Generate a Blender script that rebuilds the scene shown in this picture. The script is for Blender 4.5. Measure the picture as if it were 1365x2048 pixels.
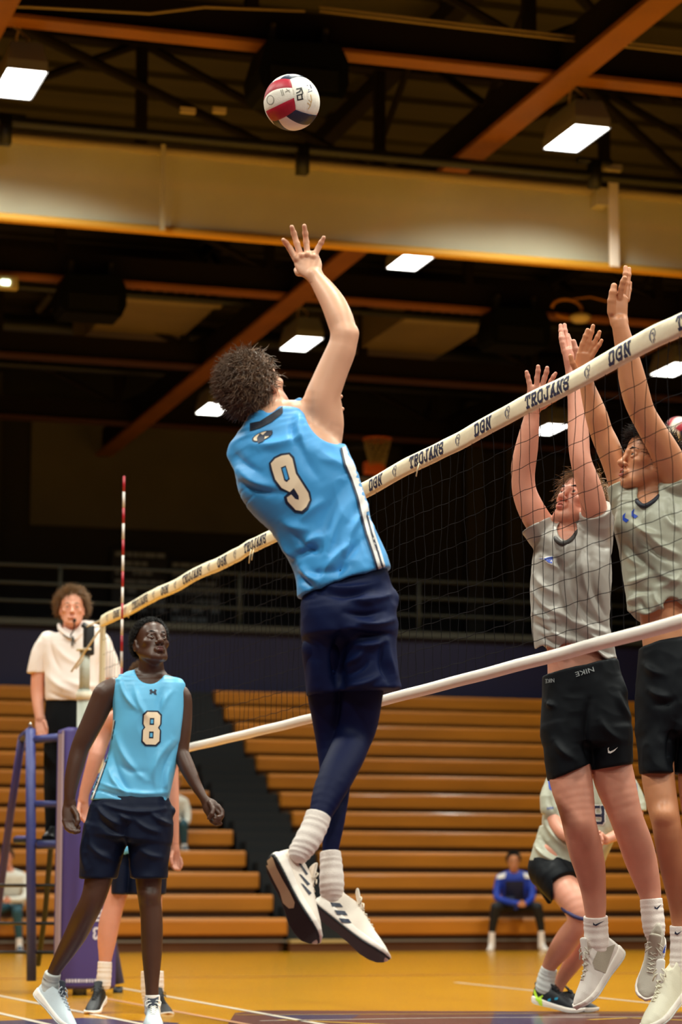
import bpy, bmesh, math, random
import numpy as np
from mathutils import Vector, Matrix
from mathutils.bvhtree import BVHTree
from math import sin, cos, pi, radians, atan, hypot
for o in list(bpy.data.objects): bpy.data.objects.remove(o)
scn = bpy.context.scene
col = scn.collection
random.seed(4); rng = np.random.RandomState(7)

# ---------------------------------------------------------------- camera
FPX = 5030.0; PITCH = atan(795/FPX); YAW = atan(1594/hypot(FPX, 795))
CAM = np.array([0, 0, .553])
FW = np.array([sin(YAW)*cos(PITCH), cos(YAW)*cos(PITCH), sin(PITCH)])
RT = np.array([cos(YAW), -sin(YAW), 0.]); UP = np.cross(RT, FW); FH = np.array([sin(YAW), cos(YAW), 0.]); ZZ = np.array([0, 0, 1.])
cd = bpy.data.cameras.new('camera'); cam = bpy.data.objects.new('camera', cd); col.objects.link(cam)
cd.sensor_fit = 'VERTICAL'; cd.sensor_height = 36; cd.lens = FPX/2048*36
cam.matrix_world = Matrix(((RT[0], UP[0], -FW[0], CAM[0]), (RT[1], UP[1], -FW[1], CAM[1]), (RT[2], UP[2], -FW[2], CAM[2]), (0, 0, 0, 1)))
cd.dof.use_dof = True; cd.dof.focus_distance = 9.9; cd.dof.aperture_fstop = 3.4
cd.clip_end = 200
scn.camera = cam

# ---------------------------------------------------------------- world, exposure, lamps
w = bpy.data.worlds.new('gym_air'); scn.world = w; w.use_nodes = True
w.node_tree.nodes['Background'].inputs[0].default_value = (.05, .11, .19, 1)
w.node_tree.nodes['Background'].inputs[1].default_value = .05
scn.view_settings.view_transform = 'Standard'; scn.view_settings.look = 'None'
scn.view_settings.exposure = -0.08; scn.view_settings.gamma = 1; scn.view_settings.use_curve_mapping = False
LAMP_W = 262.0
LAMP_Z = 8.25
LAMP_X = (-1.75, 3.92, 9.6, 15.22)
LAMP_Y = (-1.65, 3.22, 8.09, 12.96, 17.83, 22.7, 27.8, 32.5, 37.3)
def lamp_light(x, y, parent=None):
    l = bpy.data.lights.new('lamp_light', 'AREA'); l.shape = 'RECTANGLE'; l.size = .34; l.size_y = .82
    l.energy = LAMP_W * (1.0 if y < 20 else (.6 if y < 30 else .3)); l.color = (.97, .99, .87); l.spread = radians(150)
    o = bpy.data.objects.new('lamp_light', l); col.objects.link(o); o.location = (x, y, LAMP_Z-.012)
    return o

# ---------------------------------------------------------------- image/world mapping used to read measurements off the photograph
def ray(x, y): return FW*FPX + RT*(x-682.5) - UP*(y-1024)
def P(x, y, d): r = ray(x, y); return CAM + r*d/(r@FH)
def PX(x, y, X): r = ray(x, y); return CAM + r*X/r[0]
def PY(x, y, Y): r = ray(x, y); return CAM + r*Y/r[1]
def PZ(x, y, Z): r = ray(x, y); return CAM + r*(Z-CAM[2])/r[2]
def mpp(p): return ((np.asarray(p)-CAM)@FW)/FPX
def projv(v):
    q = v-CAM; z = q@FW
    return 682.5+FPX*(q@RT)/z, 1024-FPX*(q@UP)/z

# ---------------------------------------------------------------- materials
def lin(c):
    c = c/255.0
    return c/12.92 if c <= .04045 else ((c+.055)/1.055)**2.4
def rgb(r, g, b): return (lin(r), lin(g), lin(b), 1)
MATS = {}
def mat(name, c, rough=.6, metal=0, bump=0, bscale=60, var=0, vscale=5, sheen=0, coat=0, sss=0, emit=0, alpha=1, trans=0, aniso=None, spec=None):
    if name in MATS: return MATS[name]
    m = bpy.data.materials.new(name); m.use_nodes = True; nt = m.node_tree; b = nt.nodes['Principled BSDF']
    c = rgb(*c)
    b.inputs['Base Color'].default_value = c; b.inputs['Roughness'].default_value = rough; b.inputs['Metallic'].default_value = metal
    if sheen: b.inputs['Sheen Weight'].default_value = sheen; b.inputs['Sheen Roughness'].default_value = .4
    if coat: b.inputs['Coat Weight'].default_value = coat; b.inputs['Coat Roughness'].default_value = .15
    if sss: b.inputs['Subsurface Weight'].default_value = sss; b.inputs['Subsurface Radius'].default_value = (.02, .006, .003); b.inputs['Subsurface Scale'].default_value = .6
    if emit: b.inputs['Emission Color'].default_value = c; b.inputs['Emission Strength'].default_value = emit
    if spec is not None: b.inputs['Specular IOR Level'].default_value = spec
    if alpha < 1: b.inputs['Alpha'].default_value = alpha
    if trans: b.inputs['Transmission Weight'].default_value = trans
    tc = nt.nodes.new('ShaderNodeTexCoord'); mp = nt.nodes.new('ShaderNodeMapping'); nt.links.new(tc.outputs['Object'], mp.inputs[0])
    if aniso: mp.inputs['Scale'].default_value = aniso
    if var:
        n = nt.nodes.new('ShaderNodeTexNoise'); n.inputs['Scale'].default_value = vscale; n.inputs['Detail'].default_value = 5
        nt.links.new(mp.outputs[0], n.inputs[0])
        r = nt.nodes.new('ShaderNodeValToRGB'); r.color_ramp.elements[0].position = .3; r.color_ramp.elements[1].position = .7
        r.color_ramp.elements[0].color = tuple(v*(1-var) for v in c[:3])+(1,); r.color_ramp.elements[1].color = tuple(min(1, v*(1+var)) for v in c[:3])+(1,)
        nt.links.new(n.outputs['Fac'], r.inputs[0]); nt.links.new(r.outputs[0], b.inputs['Base Color'])
    if bump:
        n = nt.nodes.new('ShaderNodeTexNoise'); n.inputs['Scale'].default_value = bscale; n.inputs['Detail'].default_value = 3
        nt.links.new(mp.outputs[0], n.inputs[0])
        bp = nt.nodes.new('ShaderNodeBump'); bp.inputs['Strength'].default_value = bump; bp.inputs['Distance'].default_value = .01
        nt.links.new(n.outputs['Fac'], bp.inputs['Height']); nt.links.new(bp.outputs[0], b.inputs['Normal'])
    MATS[name] = m
    return m

# ---------------------------------------------------------------- objects
def link(o, parent=None):
    col.objects.link(o)
    if parent is not None:
        o.parent = parent
        if parent.type == 'EMPTY': o.matrix_parent_inverse = Matrix.Translation(-Vector(parent.location))
    return o
def tag(o, label=None, cat=None, group=None, kind=None):
    if label: o['label'] = label
    if cat: o['category'] = cat
    if group: o['group'] = group
    if kind: o['kind'] = kind
    return o
def thing(name, loc, label, cat, group=None):
    o = bpy.data.objects.new(name, None); col.objects.link(o); o.location = tuple(float(a) for a in loc); o.empty_display_size = .1
    return tag(o, label, cat, group)
def mesh_np(name, V, Q, m, parent=None, smooth=True, T=None):
    """V (n,3), Q quads (m,4) and/or T tris"""
    me = bpy.data.meshes.new(name); V = np.asarray(V, np.float32)
    Q = np.zeros((0, 4), np.int32) if Q is None else np.asarray(Q, np.int32).reshape(-1, 4)
    T = np.zeros((0, 3), np.int32) if T is None else np.asarray(T, np.int32).reshape(-1, 3)
    me.vertices.add(len(V)); me.vertices.foreach_set('co', V.ravel())
    nl = len(Q)*4+len(T)*3; me.loops.add(nl); me.loops.foreach_set('vertex_index', np.concatenate([Q.ravel(), T.ravel()]).astype(np.int32))
    npoly = len(Q)+len(T); me.polygons.add(npoly)
    ls = np.concatenate([np.arange(len(Q))*4, len(Q)*4+np.arange(len(T))*3]).astype(np.int32)
    me.polygons.foreach_set('loop_start', ls)
    me.polygons.foreach_set('use_smooth', np.full(npoly, smooth))
    me.update(calc_edges=True); me.validate()
    me.materials.append(m)
    return link(bpy.data.objects.new(name, me), parent)
class MB:
    def __init__(s): s.V = []; s.Q = []; s.T = []; s.n = 0
    def add(s, V, Q=None, T=None):
        s.V.append(np.asarray(V, float))
        if Q is not None and len(Q): s.Q.append(np.asarray(Q)+s.n)
        if T is not None and len(T): s.T.append(np.asarray(T)+s.n)
        s.n += len(V)
    def box(s, c, h, ax=None):
        """centre, half sizes, optional axes rows"""
        A = np.eye(3) if ax is None else np.asarray(ax, float); c = np.asarray(c, float)
        V = [c+sx*h[0]*A[0]+sy*h[1]*A[1]+sz*h[2]*A[2] for sx in (-1, 1) for sy in (-1, 1) for sz in (-1, 1)]
        s.add(V, [(0, 1, 3, 2), (4, 6, 7, 5), (0, 4, 5, 1), (2, 3, 7, 6), (0, 2, 6, 4), (1, 5, 7, 3)])
    def b2(s, lo, hi): lo = np.array(lo, float); hi = np.array(hi, float); s.box((lo+hi)/2, (hi-lo)/2)
    def rbox(s, c, h, r=.01, ax=None):
        """box with bevelled edges"""
        A = np.eye(3) if ax is None else np.asarray(ax, float)
        bm = bmesh.new(); bmesh.ops.create_cube(bm, size=2)
        for v in bm.verts: v.co = Vector((v.co.x*h[0], v.co.y*h[1], v.co.z*h[2]))
        bmesh.ops.bevel(bm, geom=bm.edges[:], offset=r, segments=2, affect='EDGES', profile=.6)
        bmesh.ops.triangulate(bm, faces=bm.faces[:]); bm.verts.index_update()
        V = np.array([v.co[:] for v in bm.verts])@A+np.asarray(c, float)
        s.add(V, None, [[v.index for v in f.verts] for f in bm.faces]); bm.free()
    def tube(s, pts, r, n=8, cap=True, close=False):
        pts = [np.asarray(p, float) for p in pts]; N = len(pts)
        rs = [r]*N if np.isscalar(r) else list(r)
        prev = None; rings = []
        for i, p in enumerate(pts):
            a = pts[(i-1) % N] if (i > 0 or close) else p; b = pts[(i+1) % N] if (i < N-1 or close) else p
            t = b-a; t /= max(1e-9, np.linalg.norm(t))
            if prev is None:
                u = np.cross(t, (0, 0, 1.))
                if np.linalg.norm(u) < .1: u = np.cross(t, (1., 0, 0))
            else: u = prev-t*(prev@t)
            u /= max(1e-9, np.linalg.norm(u)); prev = u; v = np.cross(t, u)
            rings.append([p+rs[i]*(cos(2*pi*k/n)*u+sin(2*pi*k/n)*v) for k in range(n)])
        V = [q for g in rings for q in g]; Q = []
        for i in range(N if close else N-1):
            for k in range(n):
                a = i*n+k; b = i*n+(k+1) % n; c = ((i+1) % N)*n+(k+1) % n; d = ((i+1) % N)*n+k
                Q.append((a, b, c, d))
        T = []
        if cap and not close:
            V += [pts[0], pts[-1]]; i0 = N*n; i1 = i0+1
            for k in range(n):
                T.append((i0, (k+1) % n, k)); T.append((i1, (N-1)*n+k, (N-1)*n+(k+1) % n))
        s.add(V, Q, T)
    def lathe(s, prof, c, n=24, ax=None):
        A = np.eye(3) if ax is None else np.asarray(ax, float); V = []; Q = []
        for (r, z) in prof:
            for k in range(n): V.append(np.asarray(c)+r*cos(2*pi*k/n)*A[0]+r*sin(2*pi*k/n)*A[1]+z*A[2])
        for i in range(len(prof)-1):
            for k in range(n): Q.append((i*n+k, i*n+(k+1) % n, (i+1)*n+(k+1) % n, (i+1)*n+k))
        s.add(V, Q)
    def prism(s, poly, ex, ey, ez, o, z0, z1):
        """extrude 2-D convex-ish polygon"""
        o = np.asarray(o, float); n = len(poly)
        V = [o+p[0]*ex+p[1]*ey+z0*ez for p in poly]+[o+p[0]*ex+p[1]*ey+z1*ez for p in poly]
        V += [o+np.mean([p[0] for p in poly])*ex+np.mean([p[1] for p in poly])*ey+z*ez for z in (z0, z1)]
        Q = [(i, (i+1) % n, n+(i+1) % n, n+i) for i in range(n)]
        T = [(2*n, (i+1) % n, i) for i in range(n)]+[(2*n+1, n+i, n+(i+1) % n) for i in range(n)]
        s.add(V, Q, T)
    def build(s, name, m, parent=None, smooth=False):
        o = mesh_np(name, np.concatenate(s.V), np.concatenate(s.Q) if s.Q else None, m, parent, smooth, np.concatenate(s.T) if s.T else None)
        return o

# ---------------------------------------------------------------- signed distance modelling for bodies and cloth
def smin(a, b, k):
    if k <= 0: return np.minimum(a, b)
    h = np.maximum(k-np.abs(a-b), 0)/k
    return np.minimum(a, b)-h*h*k*.25
def spline(rows, n):
    """Catmull-Rom through rows of numbers, n steps per span"""
    R = np.asarray(rows, float); out = []
    if len(R) < 3: return R
    E = np.vstack([2*R[0]-R[1], R, 2*R[-1]-R[-2]])
    for i in range(1, len(E)-2):
        for t in np.arange(n)/n: out.append(.5*((2*E[i])+(E[i+1]-E[i-1])*t+(2*E[i-1]-5*E[i]+4*E[i+1]-E[i+2])*t*t+(3*E[i]-E[i-1]-3*E[i+1]+E[i+2])*t**3))
    return np.vstack(out+[R[-1]])
class SDF:
    def __init__(s): s.ops = []
    def add(s, f, lo, hi, k=.01, mode='add'): s.ops.append((f, np.array(lo, float), np.array(hi, float), k, mode))
    def cone(s, a, b, ra, rb, k=.012, mode='add'):
        a = np.asarray(a, float); b = np.asarray(b, float); d = b-a; L2 = max(d@d, 1e-12)
        def f(x, y, z):
            t = np.clip(((x-a[0])*d[0]+(y-a[1])*d[1]+(z-a[2])*d[2])/L2, 0, 1)
            return np.sqrt((x-a[0]-t*d[0])**2+(y-a[1]-t*d[1])**2+(z-a[2]-t*d[2])**2)-(ra+(rb-ra)*t)
        m = max(ra, rb); s.add(f, np.minimum(a, b)-m, np.maximum(a, b)+m, k, mode)
    def ell(s, c, r, A=None, k=.012, mode='add'):
        c = np.asarray(c, float); r = np.asarray(r, float); A = np.eye(3) if A is None else np.asarray(A)
        def f(x, y, z):
            x = x-c[0]; y = y-c[1]; z = z-c[2]
            u = x*A[0, 0]+y*A[0, 1]+z*A[0, 2]; v = x*A[1, 0]+y*A[1, 1]+z*A[1, 2]; w_ = x*A[2, 0]+y*A[2, 1]+z*A[2, 2]
            k0 = np.sqrt((u/r[0])**2+(v/r[1])**2+(w_/r[2])**2); k1 = np.sqrt((u/r[0]**2)**2+(v/r[1]**2)**2+(w_/r[2]**2)**2)
            return k0*(k0-1)/np.maximum(k1, 1e-6)
        m = max(r); s.add(f, c-m, c+m, k, mode)
    def sec(s, a0, a1, l0, l1, w0, w1, d0, d1, k=.01, m=.03, n=2.3, mode='add'):
        a0 = np.asarray(a0, float); a1 = np.asarray(a1, float); ax = a1-a0; L = max(np.linalg.norm(ax), 1e-6); ax = ax/L
        l0 = l0-ax*(l0@ax); l0 = l0/np.linalg.norm(l0); l1 = l1-ax*(l1@ax); l1 = l1/np.linalg.norm(l1)
        def f(x, y, z):
            x = x-a0[0]; y = y-a0[1]; z = z-a0[2]
            h = x*ax[0]+y*ax[1]+z*ax[2]; t = np.clip(h/L, 0, 1); e = h-t*L
            lx = l0[0]+(l1[0]-l0[0])*t; ly = l0[1]+(l1[1]-l0[1])*t; lz = l0[2]+(l1[2]-l0[2])*t
            u = x*lx+y*ly+z*lz
            dx = ax[1]*lz-ax[2]*ly; dy = ax[2]*lx-ax[0]*lz; dz = ax[0]*ly-ax[1]*lx
            v = x*dx+y*dy+z*dz
            W = w0+(w1-w0)*t; Dp = d0+(d1-d0)*t
            q = (np.abs(u/W)**n+np.abs(v/Dp)**n)**(1/n); q = np.sqrt(q*q+(e/m)**2)
            k0 = np.sqrt((u/W)**2+(v/Dp)**2+(e/m)**2)+1e-9; k1 = np.sqrt((u/W**2)**2+(v/Dp**2)**2+(e/m**2)**2)
            return (q-1)*k0/np.maximum(k1, 1e-6)
        R = max(w0, w1, d0, d1, m); s.add(f, np.minimum(a0, a1)-R, np.maximum(a0, a1)+R, k, mode)
    def group(s, prims, k=.012, mode='add'):
        """prims: temporary SDF whose parts are joined without swelling at the joints"""
        ops = prims.ops; pad = .05
        def f(x, y, z):
            D = np.full((x.shape[0], y.shape[1], z.shape[2]), .2, np.float32)
            for g, lo, hi, kk, md in ops:
                a = np.searchsorted(x[:, 0, 0], (lo[0]-pad, hi[0]+pad)); b = np.searchsorted(y[0, :, 0], (lo[1]-pad, hi[1]+pad)); c = np.searchsorted(z[0, 0, :], (lo[2]-pad, hi[2]+pad))
                if a[0] >= a[1] or b[0] >= b[1] or c[0] >= c[1]: continue
                sl = (slice(*a), slice(*b), slice(*c)); D[sl] = np.minimum(D[sl], g(x[sl[0]], y[:, sl[1]], z[:, :, sl[2]]))
            return D
        lo = np.min([o[1] for o in ops], 0); hi = np.max([o[2] for o in ops], 0); s.add(f, lo, hi, k, mode)
    def plane(s, p, n, k=.006, lo=None, hi=None):
        """remove everything on the side n points to"""
        p = np.asarray(p, float); n = np.asarray(n, float); n = n/np.linalg.norm(n)
        f = lambda x, y, z: -((x-p[0])*n[0]+(y-p[1])*n[1]+(z-p[2])*n[2])
        s.add(f, [-99]*3 if lo is None else lo, [99]*3 if hi is None else hi, k, 'sub')
    def cut(s, p, n, u0, u1, k=.003, z0=-9, z1=99):
        """half-space cut limited to a sideways range u0..u1 and height range"""
        p = np.asarray(p, float); n = np.asarray(n, float); n = n/np.linalg.norm(n)
        def f(x, y, z):
            u = x*RT[0]+y*RT[1]
            return np.maximum(np.maximum(-((x-p[0])*n[0]+(y-p[1])*n[1]+(z-p[2])*n[2]), np.maximum(u0-u, u-u1)), np.maximum(z0-z, z-z1))
        s.add(f, [-99, -99, z0], [99, 99, z1], k, 'sub')
    def hollow(s, p, n, th=.011, depth=.05):
        """open a hem at plane p,n (n points out of the garment)"""
        p = np.asarray(p, float); n = np.asarray(n, float); n = n/np.linalg.norm(n)
        s.ops.append(((p, n, th, depth), p-.35, p+.35, 0, 'hollow'))
    def disp(s, f): s.ops.append((f, np.array([-99.]*3), np.array([99.]*3), 0, 'disp'))
    def bounds(s):
        A = [o for o in s.ops if o[4] == 'add']
        return np.min([o[1] for o in A], 0), np.max([o[2] for o in A], 0)
    def grid(s, lo, hi, h):
        n = np.ceil((hi-lo)/h).astype(int)+1
        D = np.full(n, .2, np.float32); ax = [lo[i]+h*np.arange(n[i]) for i in range(3)]
        for f, blo, bhi, k, mode in s.ops:
            pad = k+2.5*h
            i0 = np.maximum(np.floor((blo-pad-lo)/h).astype(int), 0); i1 = np.minimum(np.ceil((bhi+pad-lo)/h).astype(int)+1, n)
            if np.any(i1 <= i0): continue
            sl = tuple(slice(i0[j], i1[j]) for j in range(3))
            x = ax[0][sl[0]][:, None, None]; y = ax[1][sl[1]][None, :, None]; z = ax[2][sl[2]][None, None, :]
            if mode == 'disp': D[sl] += f(x, y, z); continue
            if mode == 'hollow':
                p, nn, th, dp = f
                e = (x-p[0])*nn[0]+(y-p[1])*nn[1]+(z-p[2])*nn[2]
                cav = np.maximum(D[sl]+th, -(e+dp)); D[sl] = np.maximum(D[sl], -cav); continue
            d = f(x, y, z).astype(np.float32)
            if mode == 'add': D[sl] = smin(D[sl], d, k)
            else: D[sl] = -smin(-D[sl], d, k)
        return D
CO = [(i, j, k) for i in (0, 1) for j in (0, 1) for k in (0, 1)]
EDG = [(a, b) for a in range(8) for b in range(a+1, 8) if sum(abs(CO[a][i]-CO[b][i]) for i in range(3)) == 1]
def surfnet(D, lo, h, excl=None):
    S = D < 0; nx, ny, nz = D.shape
    c = np.zeros((nx-1, ny-1, nz-1), np.int8)
    for i, j, k in CO: c += S[i:nx-1+i, j:ny-1+j, k:nz-1+k]
    act = (c > 0) & (c < 8)
    idx = np.argwhere(act)
    if excl is not None and len(idx):
        ctr = lo+h*(idx+.5); kill = np.zeros(len(idx), bool)
        for l, u in excl: kill |= np.all((ctr > l+h*1.2) & (ctr < u-h*1.2), 1)
        act[tuple(idx[kill].T)] = False; idx = idx[~kill]
    if not len(idx): return np.zeros((0, 3)), np.zeros((0, 4), int)
    val = np.stack([D[idx[:, 0]+i, idx[:, 1]+j, idx[:, 2]+k] for i, j, k in CO], 1)
    pos = np.zeros((len(idx), 3)); cnt = np.zeros(len(idx)); cc = np.array(CO, float)
    for a, b in EDG:
        va = val[:, a]; vb = val[:, b]; m = (va < 0) != (vb < 0); t = np.where(m, va/np.where(m, va-vb, 1), 0)
        pos += np.where(m[:, None], cc[a]+(cc[b]-cc[a])*t[:, None], 0); cnt += m
    V = lo+h*(idx+pos/cnt[:, None])
    ids = np.full(act.shape, -1, np.int32); ids[tuple(idx.T)] = np.arange(len(idx))
    Q = []
    for ax in range(3):
        a1, a2 = (ax+1) % 3, (ax+2) % 3
        sl0 = [slice(None)]*3; sl1 = [slice(None)]*3; sl0[ax] = slice(0, -1); sl1[ax] = slice(1, None)
        s0 = S[tuple(sl0)]; s1 = S[tuple(sl1)]; e = np.argwhere(s0 != s1)
        e = e[(e[:, a1] > 0) & (e[:, a2] > 0) & (e[:, a1] < D.shape[a1]-1) & (e[:, a2] < D.shape[a2]-1)]
        if not len(e): continue
        def cell(d1, d2):
            q = e.copy(); q[:, a1] -= d1; q[:, a2] -= d2; return ids[tuple(q.T)]
        q = np.stack([cell(1, 1), cell(0, 1), cell(0, 0), cell(1, 0)], 1)
        flip = s1[tuple(e.T)]; q[flip] = q[flip][:, ::-1]
        Q.append(q[np.all(q >= 0, 1)])
    return V, np.concatenate(Q)
def vnormals(V, Q):
    n = np.cross(V[Q[:, 2]]-V[Q[:, 0]], V[Q[:, 3]]-V[Q[:, 1]]); N = np.zeros_like(V)
    for i in range(4): np.add.at(N, Q[:, i], n)
    return N/np.maximum(np.linalg.norm(N, axis=1), 1e-12)[:, None]
def relax(V, Q, it=1, f=.5):
    for _ in range(it):
        A = np.zeros_like(V); c = np.zeros(len(V))
        for i in range(4):
            for j in (1, 3): np.add.at(A, Q[:, i], V[Q[:, (i+j) % 4]]); np.add.at(c, Q[:, i], 1)
        m = c > 0; V = V.copy(); V[m] = V[m]*(1-f)+f*A[m]/c[m][:, None]
    return V
_T = rng.rand(64, 64, 64).astype(np.float32)
def vnoise(p):
    i = np.floor(p).astype(int); f = p-i; f = f*f*(3-2*f); r = 0
    for a, b, c in CO:
        wgt = (f[:, 0] if a else 1-f[:, 0])*(f[:, 1] if b else 1-f[:, 1])*(f[:, 2] if c else 1-f[:, 2])
        r = r+wgt*_T[(i[:, 0]+a) % 64, (i[:, 1]+b) % 64, (i[:, 2]+c) % 64]
    return r*2-1
def fbm(p, o=3): return sum(vnoise(p*2**i+17*i)/2**i for i in range(o))
def sdf_mesh(s, h, fine=(), sm=1, cloth=None, folds=None):
    lo, hi = s.bounds(); lo = lo-4*h; hi = hi+4*h
    Vs = []; Qs = []; n = 0; done = []
    for (l, u, fh) in list(fine)+[(lo, hi, h)]:
        l = np.asarray(l, float); u = np.asarray(u, float)
        V, Q = surfnet(s.grid(l, u, fh), l, fh, done)
        if len(V): Vs.append(V); Qs.append(Q+n); n += len(V)
        done.append((l, u))
    V = np.concatenate(Vs); Q = np.concatenate(Qs)
    if sm: V = relax(V, Q, sm)
    if cloth:
        amp, sc, st = cloth            # wrinkle height, frequency, stretch (x right, y up, z away)
        N = vnormals(V, Q); q = np.stack([V@RT*st[0], V@ZZ*st[1], V@FH*st[2]], 1)*sc
        q = q+.6*np.stack([vnoise(q*.5+5), vnoise(q*.5+31), vnoise(q*.5+77)], 1)
        n1 = fbm(q, 2); V = V+N*(amp*(1-2*np.abs(n1))*.6+amp*.5*vnoise(q*.45+9))[:, None]
    if folds:
        N = vnormals(V, Q); px, py = projv(V); fac = np.clip(-(N@FW)*2.5+.2, 0, 1)
        dsp = np.zeros(len(V))
        for x0, y0, x1, y1, wd, amp in folds:
            dx, dy = x1-x0, y1-y0; L = hypot(dx, dy); t = ((px-x0)*dx+(py-y0)*dy)/L**2; tc = np.clip(t, 0, 1)
            # gentle bow so that folds are not straight rods
            bow = .08*L*np.sin(pi*tc); ox, oy = -dy/L*bow, dx/L*bow
            dd = np.hypot(px-x0-tc*dx-ox, py-y0-tc*dy-oy)
            wq = wd*.85; dsp += 1.7*amp*(.6*np.exp(-(dd/wq)**2)+.4*np.exp(-dd/wq))*(.25+.75*np.sin(pi*np.clip(tc, .02, .98)))
        V = V+N*(dsp*fac)[:, None]
    return V, Q

# ---------------------------------------------------------------- people kit
def tess(loops, L=7.0):
    """triangulate a polygon with holes and cut it fine enough to drape"""
    from mathutils.geometry import tessellate_polygon
    vs = [Vector((p[0], p[1], 0)) for lp in loops for p in lp]
    tr = tessellate_polygon([[Vector((p[0], p[1], 0)) for p in lp] for lp in loops])
    bm = bmesh.new(); bv = [bm.verts.new(v) for v in vs]
    for t in tr:
        try: bm.faces.new([bv[i] for i in t])
        except ValueError: pass
    return fine_tris(bm, L)
def fine_tris(bm, L):
    for _ in range(6):
        es = [e for e in bm.edges if e.calc_length() > L]
        if not es: break
        bmesh.ops.subdivide_edges(bm, edges=es, cuts=1); bmesh.ops.triangulate(bm, faces=bm.faces[:])
    bm.verts.index_update()
    V = [(v.co.x, v.co.y) for v in bm.verts]; T = [[v.index for v in f.verts] for f in bm.faces]; bm.free()
    return V, T
def bvh_of(V, Q): return BVHTree.FromPolygons([tuple(v) for v in V.tolist()], Q.tolist())
def drape(V2, T, bvh, off):
    out = []; hit = []
    for x, y in V2:
        r = ray(x, y); r = r/np.linalg.norm(r); h = bvh.ray_cast(Vector(CAM), Vector(r))
        if h[0] is None: out.append(None); hit.append(False)
        else: out.append(np.array(h[0])-r*off); hit.append(True)
    T = [t for t in T if all(hit[i] for i in t)]
    fb = next((o for o in out if o is not None), np.zeros(3))
    return [o if o is not None else fb for o in out], T
def decal(name, shapes, bvh, m, parent, off=.003, L=7.0, label=None):
    mb = MB()
    for loops in shapes:
        V2, T = tess(loops, L); V, T = drape(V2, T, bvh, off)
        if T: mb.add(V, None, T)
    if not mb.n: return None
    o = mb.build(name, m, parent, True)
    if label: o['label'] = label
    return o
def text2d(s, bold=0.0):
    cu = bpy.data.curves.new('lettering', 'FONT'); cu.body = s; cu.size = 1; cu.offset = bold; cu.resolution_u = 3; cu.align_x = 'CENTER'; cu.align_y = 'CENTER'
    ob = bpy.data.objects.new('lettering', cu); col.objects.link(ob)
    me = bpy.data.meshes.new_from_object(ob); bm = bmesh.new(); bm.from_mesh(me); bmesh.ops.triangulate(bm, faces=bm.faces[:])
    bpy.data.objects.remove(ob); bpy.data.curves.remove(cu); bpy.data.meshes.remove(me)
    bm.verts.index_update(); V = [(v.co.x, v.co.y) for v in bm.verts]; T = [[v.index for v in f.verts] for f in bm.faces]; bm.free()
    return V, T
def textdecal(name, s, c, ex, ey, bvh, m, parent, off=.003, bold=.01):
    """c centre px, ex px vector for one unit right, ey for one unit up"""
    V, T = text2d(s, bold); V2 = [(c[0]+a*ex[0]+b*ey[0], c[1]+a*ex[1]+b*ey[1]) for a, b in V]
    V3, T = drape(V2, T, bvh, off)
    mb = MB(); mb.add(V3, None, T); return mb.build(name, m, parent, True)
def stroke_quads(strokes, wd):
    """polyline strokes to overlapping quads, 2-D"""
    out = []
    for st in strokes:
        for (x0, y0), (x1, y1) in zip(st[:-1], st[1:]):
            L = hypot(x1-x0, y1-y0) or 1e-6; dx, dy = (x1-x0)/L*wd*.5, (y1-y0)/L*wd*.5
            out.append([(x0-dx*.9-dy, y0-dy*.9+dx), (x0-dx*.9+dy, y0-dy*.9-dx), (x1+dx*.9+dy, y1+dy*.9-dx), (x1+dx*.9-dy, y1+dy*.9+dx)])
    return out

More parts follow.
